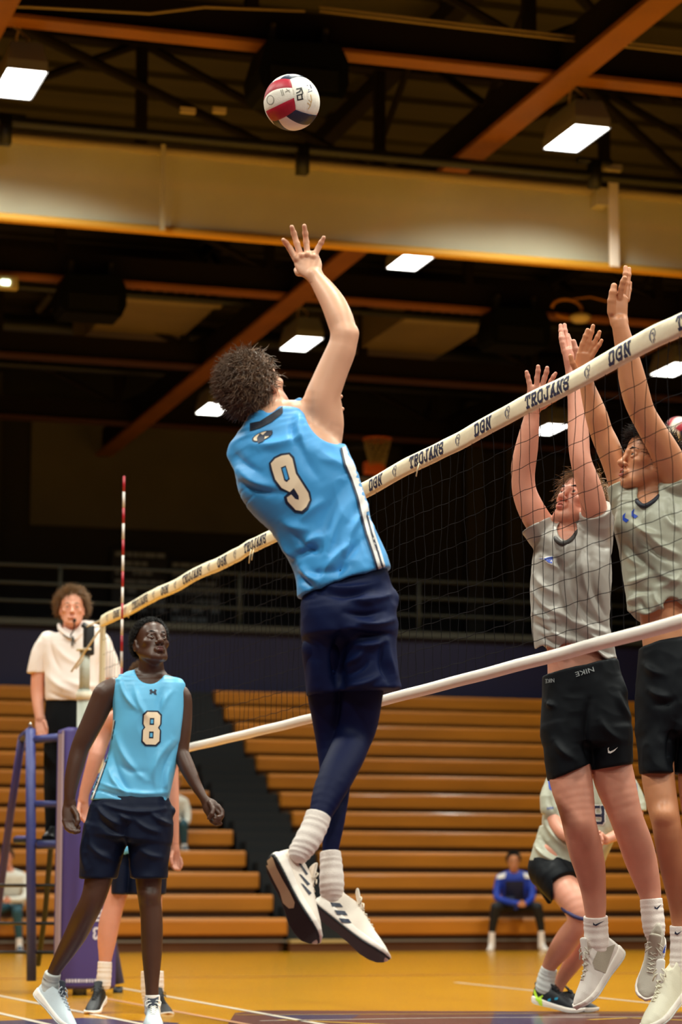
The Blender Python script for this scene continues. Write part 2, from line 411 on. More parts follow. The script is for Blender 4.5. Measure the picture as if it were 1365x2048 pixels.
class Fig:
    def __init__(s, d, name, label, cat='person', gx=None, group=None):
        s.d = d; x = gx if gx is not None else 682
        g = P(x, 1819, d); s.root = thing(name, (g[0], g[1], 0), label, cat, group)
        s.body = SDF(); s.fine = []
    def pt(s, x, y, o=0): return P(x, y, s.d+o)
    def chain(s, f, pts, k=.012, mode='add', n=3):
        rows = [list(s.pt(a[0], a[1], a[3] if len(a) > 3 else 0))+[a[2]] for a in pts]
        if len(rows) > 2 and n > 1: rows = spline(rows, n)
        q = [(np.array(r[:3]), r[3]*mpp(r[:3])) for r in rows]; g = SDF()
        if len(q) == 1: q.append((q[0][0]+1e-4, q[0][1]))
        for (p, r), (p2, r2) in zip(q[:-1], q[1:]): g.cone(p, p2, r, r2)
        f.group(g, k, mode)
    def secs(s, f, L, k=.012, inset=0, dk=1, m=.03, n=2.3, sub=3):
        R = []
        for a in L:
            xl, yl, xr, yr, dep = a[:5]; o = a[5] if len(a) > 5 else 0; tw = a[6] if len(a) > 6 else 0
            pl = s.pt(xl, yl, o-tw); pr = s.pt(xr, yr, o+tw); c = (pl+pr)/2; v = pr-pl; w_ = np.linalg.norm(v)
            R.append(list(c)+list(v/w_)+[w_/2-inset*mpp(c), dep*dk-inset*mpp(c)*.7])
        if len(R) > 2: R = spline(R, sub)
        R = np.asarray(R); g = SDF()
        for a, b in zip(R[:-1], R[1:]): g.sec(a[:3], b[:3], a[3:6], b[3:6], a[6], b[6], a[7], b[7], k, m, n)
        f.group(g, k)
    def ball(s, f, x, y, r, o=0, k=.012, mode='add', sx=1, sy=1, sz=1):
        p = s.pt(x, y, o); q = r*mpp(p); f.ell(p, (q*sx, q*sy, q*sz), np.stack([RT, ZZ, FH]), k, mode)
    def box_fine(s, pts, pad, h):
        q = np.array([s.pt(*p) for p in pts]); s.fine.append((q.min(0)-pad, q.max(0)+pad, h))
    def cut(s, f, p, n, x0, x1, k=.003, y0=None, y1=None):
        pt = s.pt(*p); y = p[1]; f.cut(pt, n, s.pt(x0, y)@RT, s.pt(x1, y)@RT, k, -9 if y1 is None else s.pt(x0, y1)[2], 99 if y0 is None else s.pt(x0, y0)[2])
        return pt
    def build(s, f, name, m, h, parent=None, fine=(), sm=1, cloth=None, folds=None, label=None):
        V, Q = sdf_mesh(f, h, fine, sm, cloth, folds)
        o = mesh_np(name, V, Q, m, parent or s.root)
        if label: o['label'] = label
        return o, V, Q
    def hand(s, wrist, palm, fingers, thumb, h=.0028, pk=.010):
        """wrist (x,y,r,o); palm list of secs; fingers lists of (x,y,o) with end radii; thumb the same"""
        f = s.body; s.secs(f, palm, pk, m=.012, n=2.6)
        pts = []
        for g, r0, r1 in list(fingers)+([thumb] if thumb else []):
            n = len(g)
            s.chain(f, [(p[0], p[1], r0+(r1-r0)*i/(n-1), p[2]) for i, p in enumerate(g)], .0035, n=2)
            for p in g[1:-1]: s.ball(f, p[0], p[1], (r0+r1)/2*1.08, p[2], .004)
            pts += g
        pts += [(a[0], a[1], a[5] if len(a) > 5 else 0) for a in palm]+[(a[2], a[3], a[5] if len(a) > 5 else 0) for a in palm]
        s.box_fine(pts, .022, h)
    # ---- head in its own frame: S side, F forward, U up
    def frame(s, fwd, roll=0):
        F = fwd[0]*RT+fwd[1]*ZZ-fwd[2]*FH; F = F/np.linalg.norm(F)
        S = np.cross(F, ZZ+roll*RT); S /= np.linalg.norm(S); U = np.cross(S, F); return np.stack([S, F, U])
    def head(s, x, y, o, fwd, sc=1.0, roll=0, lip=1.0, nose=1.0, open_=0.0, h=.0024, features=True, skin=None, lipm=None, browm=None, irism=None, gaze=(0, 1, 0)):
        A = s.frame(fwd, roll); c = s.pt(x, y, o); s.hc, s.hA, s.hs = c, A, sc; f = s.body
        W = lambda a, b, d_: c+sc*(a*A[0]+b*A[1]+d_*A[2])
        def E(p, r, k=.012, mode='add'): f.ell(W(*p), np.array(r)*sc, A, k*sc, mode)
        def K(p, q, a, b, k=.012, mode='add'): f.cone(W(*p), W(*q), a*sc, b*sc, k*sc, mode)
        E((0, -.012, .035), (.073, .094, .088)); E((0, .042, .05), (.058, .046, .052), .03); E((0, .04, -.015), (.057, .047, .062), .03)
        for q in (-1, 1):
            K((q*.052, .0, -.04), (q*.030, .066, -.088), .016, .014, .03); E((q*.043, .062, -.014), (.02, .02, .014), .02)
        E((0, .048, -.065), (.042, .042, .042), .03); E((0, .080, -.096), (.019, .015, .016), .018)
        K((-.036, .078, .027), (-.006, .09, .022), .008, .009, .016); K((.036, .078, .027), (.006, .09, .022), .008, .009, .016)
        for q in (-1, 1): E((q*.031, .101, .006), (.0175, .015, .0115), .012, 'sub')
        for q in (-1, 1):
            E((q*.031, .076, .007), (.0155, .0135, .013), .004)
            for z0, z1, r in ((.0085, .0175, .0042), (.0045, -.003, .0035)):
                K((q*.0155, .084, z0), (q*.031, .0905, z1), r*.8, r, .004); K((q*.031, .0905, z1), (q*.046, .080, z0+.001), r, r*.8, .004)
        K((0, .09, .016), (0, .113, -.026), .0075, .0105*nose, .012); E((0, .115, -.029), (.0125*nose, .0115, .0105), .008)
        for q in (-1, 1):
            E((q*.0125*nose, .103, -.033), (.0085*nose, .011, .0085), .006); E((q*.0065*nose, .115, -.041), (.004*nose, .006, .0045), .004, 'sub')
        E((0, .096, -.062), (.026, .012, .017), .012)
        if open_ > 0: E((0, .108, -.0625-.002*open_), (.017, .02, .0075*open_), .004, 'sub')
        E((0, .098, -.080), (.014, .007, .004), .008, 'sub')
        for q in (-1, 1):
            E((q*.076, -.012, .004), (.0075, .020, .032), .006); E((q*.070, -.004, -.012), (.008, .012, .014), .006)
            E((q*.085, -.008, .004), (.0065, .011, .019), .004, 'sub')
        s.fine.append((c-.155*sc, c+.155*sc, h))
        if not features: return
        lips = SDF()
        for z, r, yy in ((-.0555+.002*open_, .0052*lip, .1035), (-.067-.006*open_, .0062*lip, .1035)):
            lips.cone(W(-.021, yy-.0125, -.0605), W(-.007, yy, z), .0028*lip*sc, r*sc, .002); lips.cone(W(-.007, yy, z), W(.007, yy, z), r*sc, r*sc, .002); lips.cone(W(.007, yy, z), W(.021, yy-.0125, -.0605), r*sc, .0028*lip*sc, .002)
        s.build(lips, 'lips', lipm, .0016)
        br = SDF()
        for q in (-1, 1):
            br.cone(W(q*.014, .0945, .0285), W(q*.032, .0925, .034), .0035*sc, .0036*sc, .002); br.cone(W(q*.032, .0925, .034), W(q*.05, .076, .030), .0034*sc, .0018*sc, .002)
        s.build(br, 'eyebrows', browm, .002)
        for q in (-1, 1):
            e = MB(); R_ = .0122*sc
            ce = W(q*.031, .0795, .007); prof = [(R_*sin(t), -R_*cos(t)) for t in np.linspace(.01, pi-.01, 12)]; e.lathe(prof, ce, 16, A)
            eo = e.build('eye', mat('eye_white', (205, 195, 185), .25), s.root, True)
            g = gaze[0]*A[0]+gaze[1]*A[1]+gaze[2]*A[2]; g /= np.linalg.norm(g)
            i = MB(); B = np.stack([np.cross(g, A[2]), np.cross(g, np.cross(g, A[2])), g]); B[0] /= np.linalg.norm(B[0]); B[1] /= np.linalg.norm(B[1])
            i.lathe([(R_*1.03*sin(t), R_*1.03*cos(t)) for t in np.linspace(.01, .52, 5)], ce, 16, B); i.build('iris', irism, eo, True)
        if open_ > 0:
            mo = SDF(); mo.ell(W(0, .092, -.063-.002*open_), np.array((.016, .010, .008*open_))*sc, A, 0); s.build(mo, 'mouth', mat('mouth_dark', (40, 12, 12), .6), .0022)
            te = SDF(); te.ell(W(0, .0965, -.0595), np.array((.012, .006, .0028))*sc, A, 0); s.build(te, 'teeth', mat('teeth', (215, 205, 190), .3), .0016)
    def neck(s, x, y, r, o=0, r2=None):
        c, A, q = s.hc, s.hA, s.hs; b = s.pt(x, y, o); R_ = r*mpp(b)
        s.body.cone(c+q*(-.012*A[1]-.045*A[2]), b, (r2 or .052)*q, R_, .02)
    def hair(s, m, N, ln, mask, comb=(0, 0, 0), curl=.3, r=.0012, lift=1.0, seed=1, cap=1.04, segs=6, clump=0, label=None, fringe=None, capm=None):
        c, A, q = s.hc, s.hA, s.hs; rg = np.random.RandomState(seed)
        ctr = np.array((0, -.012, .035)); rad = np.array((.075, .096, .09))*cap
        d = rg.normal(size=(N*6, 3)); d /= np.linalg.norm(d, axis=1)[:, None]; d = d[mask(d)][:N]; n = len(d)
        loc = ctr+d*rad; nor = d/rad; nor /= np.linalg.norm(nor, axis=1)[:, None]
        L = rg.uniform(ln[0], ln[1], n)
        if fringe: L = L*fringe(d)
        cl = rg.randint(0, max(1, n//max(1, clump or 1)), n); cdir = rg.normal(size=(cl.max()+1, 3))[cl]
        dirv = nor*lift+np.array(comb)+rg.normal(size=(n, 3))*.18+(cdir*.38 if clump else 0)
        dirv /= np.linalg.norm(dirv, axis=1)[:, None]
        ph = rg.uniform(0, 6.28, n) if not clump else (cl*1.7) % 6.28
        P_ = [loc-nor*.004]; v = dirv; side = np.cross(nor, dirv)+1e-6; side /= np.linalg.norm(side, axis=1)[:, None]
        for i in range(segs):
            t = (i+1)/segs
            v = v+side*(curl*np.sin(ph+t*7))[:, None]*.8+np.array(comb)*.28-nor*.20*t; v = v/np.linalg.norm(v, axis=1)[:, None]
            P_.append(P_[-1]+v*(L/segs)[:, None])
        Pn = np.stack(P_, 1)
        # keep strands outside the skull
        rel = (Pn-ctr)/rad; rr = np.linalg.norm(rel, axis=2, keepdims=True); Pn = np.where(rr < 1.0, ctr+rel/np.maximum(rr, .01)*rad*1.0, Pn)
        Wd = c+q*(Pn@A); tn = np.gradient(Wd, axis=1); a = np.cross(tn, FW); a /= np.maximum(1e-9, np.linalg.norm(a, axis=2))[:, :, None]; b = np.cross(tn, a); b /= np.maximum(1e-9, np.linalg.norm(b, axis=2))[:, :, None]
        rs = r*q*np.linspace(1, .25, segs+1)[None, :, None]*rg.uniform(.7, 1.3, (n, 1, 1))
        rings = np.stack([Wd+rs*(cos(t)*a+sin(t)*b) for t in (0, 2.09, 4.19)], 2)   # n,seg+1,3,3
        V = rings.reshape(-1, 3); base = (np.arange(n)*(segs+1)*3)[:, None, None]
        i = np.arange(segs)[None, :, None]*3; k = np.arange(3)[None, None, :]; k2 = (k+1) % 3
        Q = np.stack([base+i+k, base+i+k2, base+i+3+k2, base+i+3+k], -1).reshape(-1, 4)
        # scalp cap under the strands
        nu, nv = 60, 40; th = np.linspace(.02, pi-.02, nv); u = np.linspace(0, 2*pi, nu, endpoint=False)
        dd = np.stack([np.outer(np.sin(th), np.cos(u)), np.outer(np.sin(th), np.sin(u)), np.outer(np.cos(th), np.ones(nu))], -1).reshape(-1, 3)
        ok = mask(dd); capV = c+q*((ctr+dd*rad*1.0)@A); CQ = []
        for vv in range(nv-1):
            for uu in range(nu):
                f4 = (vv*nu+uu, vv*nu+(uu+1) % nu, (vv+1)*nu+(uu+1) % nu, (vv+1)*nu+uu)
                if all(ok[list(f4)]): CQ.append(f4)
        V = np.concatenate([V, capV]); Q = np.concatenate([Q, np.array(CQ)+n*(segs+1)*3]) if CQ else Q
        o = mesh_np('hair', V, Q, m, s.root)
        if label: o['label'] = label
        return o

def std_mask(front=.0, back=-.45, slope=1.1):
    return lambda d: d[:, 2] > back+front+slope*np.clip(d[:, 1]+.35, 0, 2)

SX = [0, .02, .06, .12, .25, .4, .55, .7, .8, .9, .96, 1]
def shoe(fig, name, heel, t, u, L, mats, o=0, W=1.0, label=None, h=.0032, high=1.0, laces=True, tongue=True, outs=.007):
    """heel: px of heel bottom; t,u: (right, up, toward) directions; mats upper, mid, out, lace, tongue"""
    O = fig.pt(heel[0], heel[1], o)
    cv = lambda a: a[0]*RT+a[1]*ZZ-a[2]*FH
    T_ = cv(t); T_ /= np.linalg.norm(T_); U_ = cv(u); U_ -= T_*(U_@T_); U_ /= np.linalg.norm(U_); Y_ = np.cross(U_, T_); s = L/.31
    A = np.stack([T_, Y_, U_])
    wS = np.array([.004, .02, .030, .036, .038, .036, .041, .050, .051, .043, .028, .004])*W
    wU = np.array([.002, .017, .027, .033, .035, .035, .039, .046, .046, .037, .022, .002])*W
    z0 = np.array([.014, .008, .003, 0, 0, .002, .001, .001, .005, .013, .021, .030])
    z1 = np.array([.040, .043, .042, .040, .036, .031, .028, .027, .029, .035, .040, .042])
    zt = np.array([.066, .096, .112, .119, .118, .106, .088, .070, .061, .052, .045, .032])*np.array([1]*2+[high]*4+[1]*6)
    def loc(x, y, z):
        x = x-O[0]; y = y-O[1]; z = z-O[2]
        return [(x*A[i, 0]+y*A[i, 1]+z*A[i, 2])/s for i in range(3)]
    def f_slab(lo, hi, grow=0, edge=.008):
        def f(x, y, z):
            X, Y, Z = loc(x, y, z); q = np.clip(X/.31, 0, 1); w_ = np.interp(q, SX, wS)+grow; a = np.interp(q, SX, lo); b = np.interp(q, SX, hi)
            d1 = np.abs(Y)-w_; d2 = np.maximum(a-Z, Z-b); e = np.maximum(-X, X-.31)-grow
            return s*(-smin(-smin_(d1, e), -d2, edge))
        return f
    smin_ = lambda a, b: np.maximum(a, b)
    def f_up(x, y, z):
        X, Y, Z = loc(x, y, z); q = np.clip(X/.31, 0, 1); w_ = np.interp(q, SX, wU); H = np.interp(q, SX, zt)
        g = (np.abs(Y/w_)**2.5+(np.maximum(Z-.018, 0)/(H-.018))**2.5)**.4
        d_ = (g-1)*np.minimum(w_, H-.018)*.85; return s*np.maximum(np.maximum(d_, .02-Z), np.maximum(-X, X-.31))
    c = O+s*(.155*A[0]+.06*A[2]); lo = c-.19*s; hi = c+.19*s
    up = SDF(); up.add(f_up, lo, hi, 0); G = lambda x, y, z: O+s*(x*A[0]+y*A[1]+z*A[2])
    up.ell(G(.066, 0, .128*high), (.045*s, .028*s, .040*s), A, .006*s, 'sub')
    up.cone(G(.03, .0, .10*high), G(.012, 0, .11*high), .014*s, .010*s, .01)
    mid = SDF(); mid.add(f_slab(z0+.003, z1, .003), lo, hi, 0)
    out = SDF(); out.add(f_slab(z0-.002, z0+outs, .0015, .003), lo, hi, 0)
    V, Q = sdf_mesh(up, h*s); so = mesh_np(name, V, Q, mats[0], fig.root)
    if label: so['label'] = label
    V2, Q2 = sdf_mesh(mid, h*s); mesh_np('midsole', V2, Q2, mats[1], so); V3, Q3 = sdf_mesh(out, h*s); mesh_np('outsole', V3, Q3, mats[2], so)
    bv = bvh_of(np.concatenate([V, V2, V3]), np.concatenate([Q, Q2+len(V), Q3+len(V)+len(V2)]))
    zi = lambda x: np.interp(x/.31, SX, zt)
    if tongue:
        tg = SDF(); tg.sec(G(.135, 0, zi(.135)-.006), G(.082, 0, .140*high), A[1], A[1], .022*s, .027*s, .007*s, .006*s, .004, .01); V4, Q4 = sdf_mesh(tg, .003*s); mesh_np('tongue', V4, Q4, mats[4], so)
    if laces:
        lc = MB(); st = np.linspace(.115, .205, 6); r = .0028*s
        for i, x in enumerate(st):
            hw = .021-.001*i
            for sg in (1, -1):
                x2 = st[min(i+1, 5)]
                lc.tube([G(x, -sg*hw, zi(x)-.006), G((x*2+x2)/3, -sg*hw*.4, zi(x)+.002), G((x+2*x2)/3, sg*hw*.4, zi(x2)+.002), G(x2, sg*hw, zi(x2)-.006)], r, 6)
        kx = .11; kz = zi(kx)+.006
        for sg in (1, -1):
            lc.tube([G(kx, 0, kz), G(kx-.004, sg*.018, kz+.012), G(kx+.004, sg*.036, kz+.004), G(kx+.012, sg*.034, kz-.012), G(kx+.008, sg*.014, kz-.002), G(kx, 0, kz)], r, 6)
            lc.tube([G(kx, 0, kz), G(kx+.018, sg*.018, kz), G(kx+.03, sg*.032, kz-.016)], r, 6)
        lc.build('laces', mats[3], so, True)
    return so, bv, G
def sock(fig, pts, m, ribs=True, label=None, fan=None):
    f = SDF(); fig.chain(f, pts, .004)
    a = fig.pt(pts[0][0], pts[0][1], pts[0][3] if len(pts[0]) > 3 else 0); b = fig.pt(pts[1][0], pts[1][1], pts[1][3] if len(pts[1]) > 3 else 0)
    n = (a-b)/np.linalg.norm(a-b); f.plane(a, n, .003, a-.12, a+.12)
    V, Q = sdf_mesh(f, .0035)
    N = vnormals(V, Q); ax = (V-a)@n; V = V+N*(.0009*np.sin(ax*300+3*np.sin(ax*41))*(ax < -.02)+.0003*np.sin(ax*900))[:, None]
    o = mesh_np('sock', V, Q, m, fig.root)
    if label: o['label'] = label
    return o, bvh_of(V, Q)

# ================================================================ THE GYM
def floor_mat():
    m = bpy.data.materials.new('gym_floor'); m.use_nodes = True; nt = m.node_tree; b = nt.nodes['Principled BSDF']; N = nt.nodes.new; Lk = nt.links.new
    tc = N('ShaderNodeTexCoord'); br = N('ShaderNodeTexBrick'); Lk(tc.outputs['Object'], br.inputs['Vector'])
    br.inputs['Scale'].default_value = 1; br.inputs['Brick Width'].default_value = 1.1; br.inputs['Row Height'].default_value = .057; br.inputs['Mortar Size'].default_value = .0008
    br.inputs['Color1'].default_value = rgb(228, 166, 4); br.inputs['Color2'].default_value = rgb(208, 144, 2); br.inputs['Mortar'].default_value = rgb(120, 72, 12)
    mp = N('ShaderNodeMapping'); mp.inputs['Scale'].default_value = (1.2, 26, 1); Lk(tc.outputs['Object'], mp.inputs[0])
    n = N('ShaderNodeTexNoise'); n.inputs['Scale'].default_value = 1.0; n.inputs['Detail'].default_value = 6; Lk(mp.outputs[0], n.inputs[0])
    r = N('ShaderNodeValToRGB'); r.color_ramp.elements[0].position = .35; r.color_ramp.elements[1].position = .7; r.color_ramp.elements[0].color = (.62, .58, .5, 1); r.color_ramp.elements[1].color = (1.1, 1.1, 1.05, 1); Lk(n.outputs['Fac'], r.inputs[0])
    mx = N('ShaderNodeMix'); mx.data_type = 'RGBA'; mx.blend_type = 'MULTIPLY'; mx.inputs[0].default_value = 1; Lk(br.outputs['Color'], mx.inputs[6]); Lk(r.outputs[0], mx.inputs[7]); Lk(mx.outputs[2], b.inputs['Base Color'])
    b.inputs['Roughness'].default_value = .2; b.inputs['Specular IOR Level'].default_value = .4; b.inputs['Coat Weight'].default_value = .12; b.inputs['Coat Roughness'].default_value = .12
    bp = N('ShaderNodeBump'); bp.inputs['Strength'].default_value = .06; bp.inputs['Distance'].default_value = .01; Lk(n.outputs['Fac'], bp.inputs['Height']); Lk(bp.outputs[0], b.inputs['Normal'])
    return m
def S(name, mb, m, label=None, smooth=False):
    o = mb.build(name, m, None, smooth); o['kind'] = 'structure'
    if label: o['label'] = label
    return o
mb = MB(); mb.b2((-14, -8, -.2), (30, 44.2, 0)); S('floor', mb, floor_mat())
deck_m = mat('ceiling_deck', (56, 50, 27), .8, var=.25, vscale=.7, aniso=(.4, 3, 1))
mb = MB(); mb.b2((-14, -8, 10.7), (30, 44.2, 10.9))
for i in range(60): mb.b2((-14, -7.6+i*.87, 10.62), (30, -7.5+i*.87, 10.7))
S('ceiling', mb, deck_m)
dark_m = mat('dark_paint', (30, 30, 32), .8); navy_m = mat('navy_padding', (30, 30, 66), .55, bump=.2, bscale=3)
greyw_m = mat('grey_wall', (92, 88, 76), .9, var=.1, vscale=1)
mb = MB(); mb.b2((-14, 44, 0), (30, 44.2, 10.7)); S('wall_back', mb, dark_m)
mb = MB(); mb.b2((-14.2, -8, 0), (-14, 44.2, 10.7)); S('wall_left', mb, greyw_m)
mb = MB(); mb.b2((30, -8, 0), (30.2, 44.2, 10.7)); S('wall_right', mb, greyw_m)
trim_n = [0]
def trim(mb, m, label=None, smooth=False):
    trim_n[0] += 1; return S('trim_%d' % trim_n[0], mb, m, label, smooth)
Xat = lambda x, y, Y: PY(x, y, Y)[0]
mb = MB(); mb.b2((Xat(62, 950, 43.9), 43.9, 7.33), (Xat(640, 950, 43.9), 43.99, 9.45)); trim(mb, greyw_m, 'grey painted panel of the upper back wall')
mb = MB(); mb.b2((-14, 43.8, 9.42), (Xat(430, 850, 43.9), 43.99, 9.52)); trim(mb, mat('pale_trim', (120, 112, 88), .7), 'pale ledge along the top of the back wall panel')
mb = MB(); mb.b2((Xat(742, 980, 43.9), 43.85, 6.2), (Xat(1500, 980, 43.9), 43.95, 9.1)); trim(mb, mat('dim_wall', (42, 40, 36), .9), 'dim upper wall behind the folded hoop')
for a in (-40, 930, 1010, 1180):
    xx = Xat(a, 950, 43.7); mb = MB(); mb.b2((xx, 43.6, 5.3), (xx+.35, 43.8, 10)); trim(mb, mat('dim_column', (52, 50, 44), .8), 'slim column on the back wall')
# balcony
mb = MB(); mb.b2((-14, 41.0, 3.9), (30, 41.25, 5.22)); trim(mb, navy_m, 'navy padded balcony front above the bleachers')
mb = MB(); mb.b2((-14, 41.25, 5.0), (30, 44, 5.2)); trim(mb, dark_m, 'balcony floor slab')
mb = MB(); mb.b2((-14, 40.9, 5.2), (30, 41.3, 5.3)); trim(mb, mat('rail_grey', (74, 76, 66), .6), 'grey cap of the balcony front')
rail_m = MATS['rail_grey']
rt_ = thing('balcony_railing', (9, 41.2, 5.3), 'grey horizontal pipe railing along the dark balcony', 'railing')
for z in (5.62, 5.92, 6.22): mb = MB(); mb.tube([(-13.9, 41.2, z), (29.9, 41.2, z)], .028); mb.build('rail', rail_m, rt_, True)
for px in (-200, 120, 480, 838, 1200, 1500): xx = Xat(px, 1180, 41.2); mb = MB(); mb.tube([(xx, 41.2, 5.28), (xx, 41.2, 6.22)], .035); mb.build('rail_post', rail_m, rt_, True)
# record boards on the wall behind the balcony
for (x0, x1, y0, y1, nm) in ((225, 335, 1098, 1230, 'dark record board with rows of pale lettering, left one behind the balcony rail'), (340, 445, 1120, 1250, 'dark record board with rows of pale lettering, beside the net tape behind the balcony rail')):
    a = PY(x0, y0, 43.8); b = PY(x1, y1, 43.8); t_ = thing('record_board', ((a[0]+b[0])/2, 43.9, b[2]), nm, 'sign')
    mb = MB(); mb.b2((a[0], 43.82, b[2]), (b[0], 43.98, a[2])); mb.build('board', mat('board_dark', (22, 26, 32), .5), t_)
    mb = MB(); n = 7
    for i in range(n):
        z = b[2]+(a[2]-b[2])*(i+.5)/n; q = a[0]+.06
        while q < b[0]-.1:
            l = random.uniform(.05, .22); l = min(l, b[0]-.06-q)
            if random.random() > .25: mb.b2((q, 43.80, z-.035), (q+l, 43.83, z+.035))
            q += l+.03
    mb.build('lettering', mat('board_text', (150, 160, 165), .6), t_)

# roof steel: flanges orange, webs brown
orange_m = mat('orange_steel', (132, 78, 14), .55, var=.15, vscale=1.5); brown_m = mat('brown_steel', (22, 15, 16), .8, spec=.2); black_m = mat('black_pipe', (20, 22, 24), .5)
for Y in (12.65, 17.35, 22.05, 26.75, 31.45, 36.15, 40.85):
    mb = MB(); mb.b2((-14, Y-.13, 8.62), (30, Y+.13, 8.66)); trim(mb, orange_m if Y < 33 else mat('orange_shaded', (70, 38, 30), .7), 'bottom flange of a cross truss')  # far flanges: shade under the far roof is put into their brown
    mb = MB(); mb.b2((-14, Y-.05, 8.66), (30, Y+.05, 9.0)); mb.b2((-14, Y-.09, 10.2), (30, Y+.09, 10.4))
    x = -13.8; s_ = 1
    while x < 27:
        mb.tube([(x, Y, 8.95), (x+2.83, Y, 10.25)], .05, 6) if s_ > 0 else mb.tube([(x, Y, 10.25), (x+2.83, Y, 8.95)], .05, 6)
        mb.box((x+2.83, Y, 9.6), (.06, .055, .65)); x += 2.83; s_ = -s_
    trim(mb, brown_m, 'brown steel cross truss under the roof deck')
for X in (-7.8, -2.14, 3.52, 9.16, 14.82, 20.5, 26.1):
    mb = MB(); mb.b2((X-.15, -7.5, 8.55), (X+.15, 43.5, 8.60)); trim(mb, orange_m, 'orange bottom flange of a long girder')
    mb = MB(); mb.b2((X-.03, -7.5, 8.60), (X+.03, 43.5, 9.05)); mb.b2((X-.1, -7.5, 10.3), (X+.1, 43.5, 10.5))
    y = 10.0; s_ = 1
    while y < 42:
        mb.tube([(X, y, 9.0 if s_ > 0 else 10.35), (X, y+2.35, 10.35 if s_ > 0 else 9.0)], .045, 6); y += 2.35; s_ = -s_
    trim(mb, brown_m, 'brown steel long girder under the roof deck')
for (X0, Y0, X1, Y1, z) in ((2.0, 20.3, 6.6, 23.0, 9.5), (7.6, 20.0, 12.2, 26.0, 9.6), (3.6, 24.0, 8.8, 29.5, 9.5), (10, 24, 14, 29, 9.5)):
    mb = MB(); mb.tube([(X0, Y0, z), (X1, Y1, z+.35)], .06, 8); trim(mb, brown_m, 'brown diagonal brace between trusses')
# pipes, conduits
mb = MB(); mb.tube([(-14, 24.0, 8.30), (30, 24.0, 8.30)], .055, 10); mb.tube([(-14, 24.6, 8.06), (30, 24.6, 8.06)], .05, 10)
for x, z in ((1024, 240), (1190, 350), (10, 262), (605, 322)):
    p = PY(x, z, 24.0); mb.box(p, (.06, .06, .14)); mb.box(p+(0, 0, .15), (.2, .04, .025))
trim(mb, black_m, 'black pipe carrying the roll-up curtain', True)
mb = MB(); mb.tube([(-14, 33.4, 9.0), (30, 33.4, 9.0)], .05, 8); mb.tube([(-14, 38.2, 9.6), (30, 38.2, 9.6)], .16, 10); mb.tube([(-14, 40.0, 9.35), (30, 40.0, 9.35)], .06, 10)
trim(mb, black_m, 'black duct and pipes across the far roof', True)
mb = MB()
for pts in (((-200, 8), (60, 14), (300, 27), (410, 14), (610, 22)), ((640, 14), (900, 45), (1365, 98), (1500, 112)), ((640, 22), (900, 53), (1365, 106), (1500, 120))): mb.tube([PY(x, y, 21.6) for x, y in pts], .012, 6)
trim(mb, mat('conduit', (150, 128, 88), .6), 'pale conduit clipped along the truss', True)
mb = MB(); mb.b2((PY(362, 214, 23.9)[0], 23.9, PY(362, 224, 23.9)[2]), (PY(392, 214, 23.9)[0], 23.95, PY(362, 213, 23.9)[2])); mb.b2((PY(427, 214, 23.9)[0], 23.9, PY(427, 224, 23.9)[2]), (PY(453, 214, 23.9)[0], 23.95, PY(427, 213, 23.9)[2]))
trim(mb, mat('tag_cream', (196, 176, 140), .7), 'cream tags fixed on the black pipe')

# roll-up divider curtain
cz0 = 7.38; cz1 = 8.28
curt = thing('divider_curtain', (8, 24.4, cz0), 'long beige roll-up divider curtain hanging below the roof trusses', 'curtain')
cm = mat('curtain_vinyl', (248, 242, 212), .75, var=.16, vscale=.8, aniso=(1.3, 1, 1.4))
nt = cm.node_tree; b = nt.nodes['Principled BSDF']; tr = nt.nodes.new('ShaderNodeBsdfTranslucent'); tp = nt.nodes.new('ShaderNodeBsdfTransparent'); m1 = nt.nodes.new('ShaderNodeMixShader'); m2 = nt.nodes.new('ShaderNodeMixShader')
tr.inputs[0].default_value = rgb(225, 205, 150); m1.inputs[0].default_value = .5; m2.inputs[0].default_value = .12; out = nt.nodes['Material Output']
nt.links.new(b.outputs[0], m1.inputs[1]); nt.links.new(tr.outputs[0], m1.inputs[2]); nt.links.new(m1.outputs[0], m2.inputs[1]); nt.links.new(tp.outputs[0], m2.inputs[2]); nt.links.new(m2.outputs[0], out.inputs[0])
nx = 330; nz = 12; xs = np.linspace(-13, 29, nx); zs = np.linspace(cz0+.05, cz1-.05, nz); XX, Z_ = np.meshgrid(xs, zs, indexing='ij')
pts = np.stack([XX.ravel(), np.zeros(XX.size), Z_.ravel()], 1); YY = 24.36+.035*vnoise(pts*np.array([1.2, 1, .8]))+.02*vnoise(pts*np.array([4, 1, 1.2])+9)+.05*np.sin((Z_.ravel()-cz0)/.77*pi)
V = np.stack([XX.ravel(), YY, Z_.ravel()], 1); V2 = V+np.array([0, .10, 0]); n_ = len(V)
i, j = np.meshgrid(np.arange(nx-1), np.arange(nz-1), indexing='ij'); a = (i*nz+j).ravel(); Q = np.stack([a, a+nz, a+nz+1, a+1], 1)
mesh_np('curtain_cloth', V, Q, cm, curt)
hem = MB(); hem.tube([(-13, 24.36, cz0+.03), (29, 24.36, cz0+.03)], .05, 10); hem.build('bottom_hem', mat('yellow_hem', (206, 150, 44), .6), curt, True)
hem = MB(); hem.tube([(-13, 24.36, cz1-.03), (29, 24.36, cz1-.03)], .055, 10); hem.build('top_roll', mat('curtain_roll', (168, 152, 116), .7), curt, True)
q = PY(325, 380, 24.25); mb = MB(); mb.b2((q[0]-.022, 24.22, cz0), (q[0]+.022, 24.25, cz1)); mb.build('seam_strap', mat('seam', (196, 186, 156), .8), curt)
q = PY(1228, 420, 24.2); mb = MB(); mb.rbox((q[0], 24.2, (cz0+8.46)/2), (.055, .02, (8.46-cz0)/2+.01), .01); so_ = mb.build('lift_strap', mat('strap_white', (238, 226, 214), .7), curt, True)
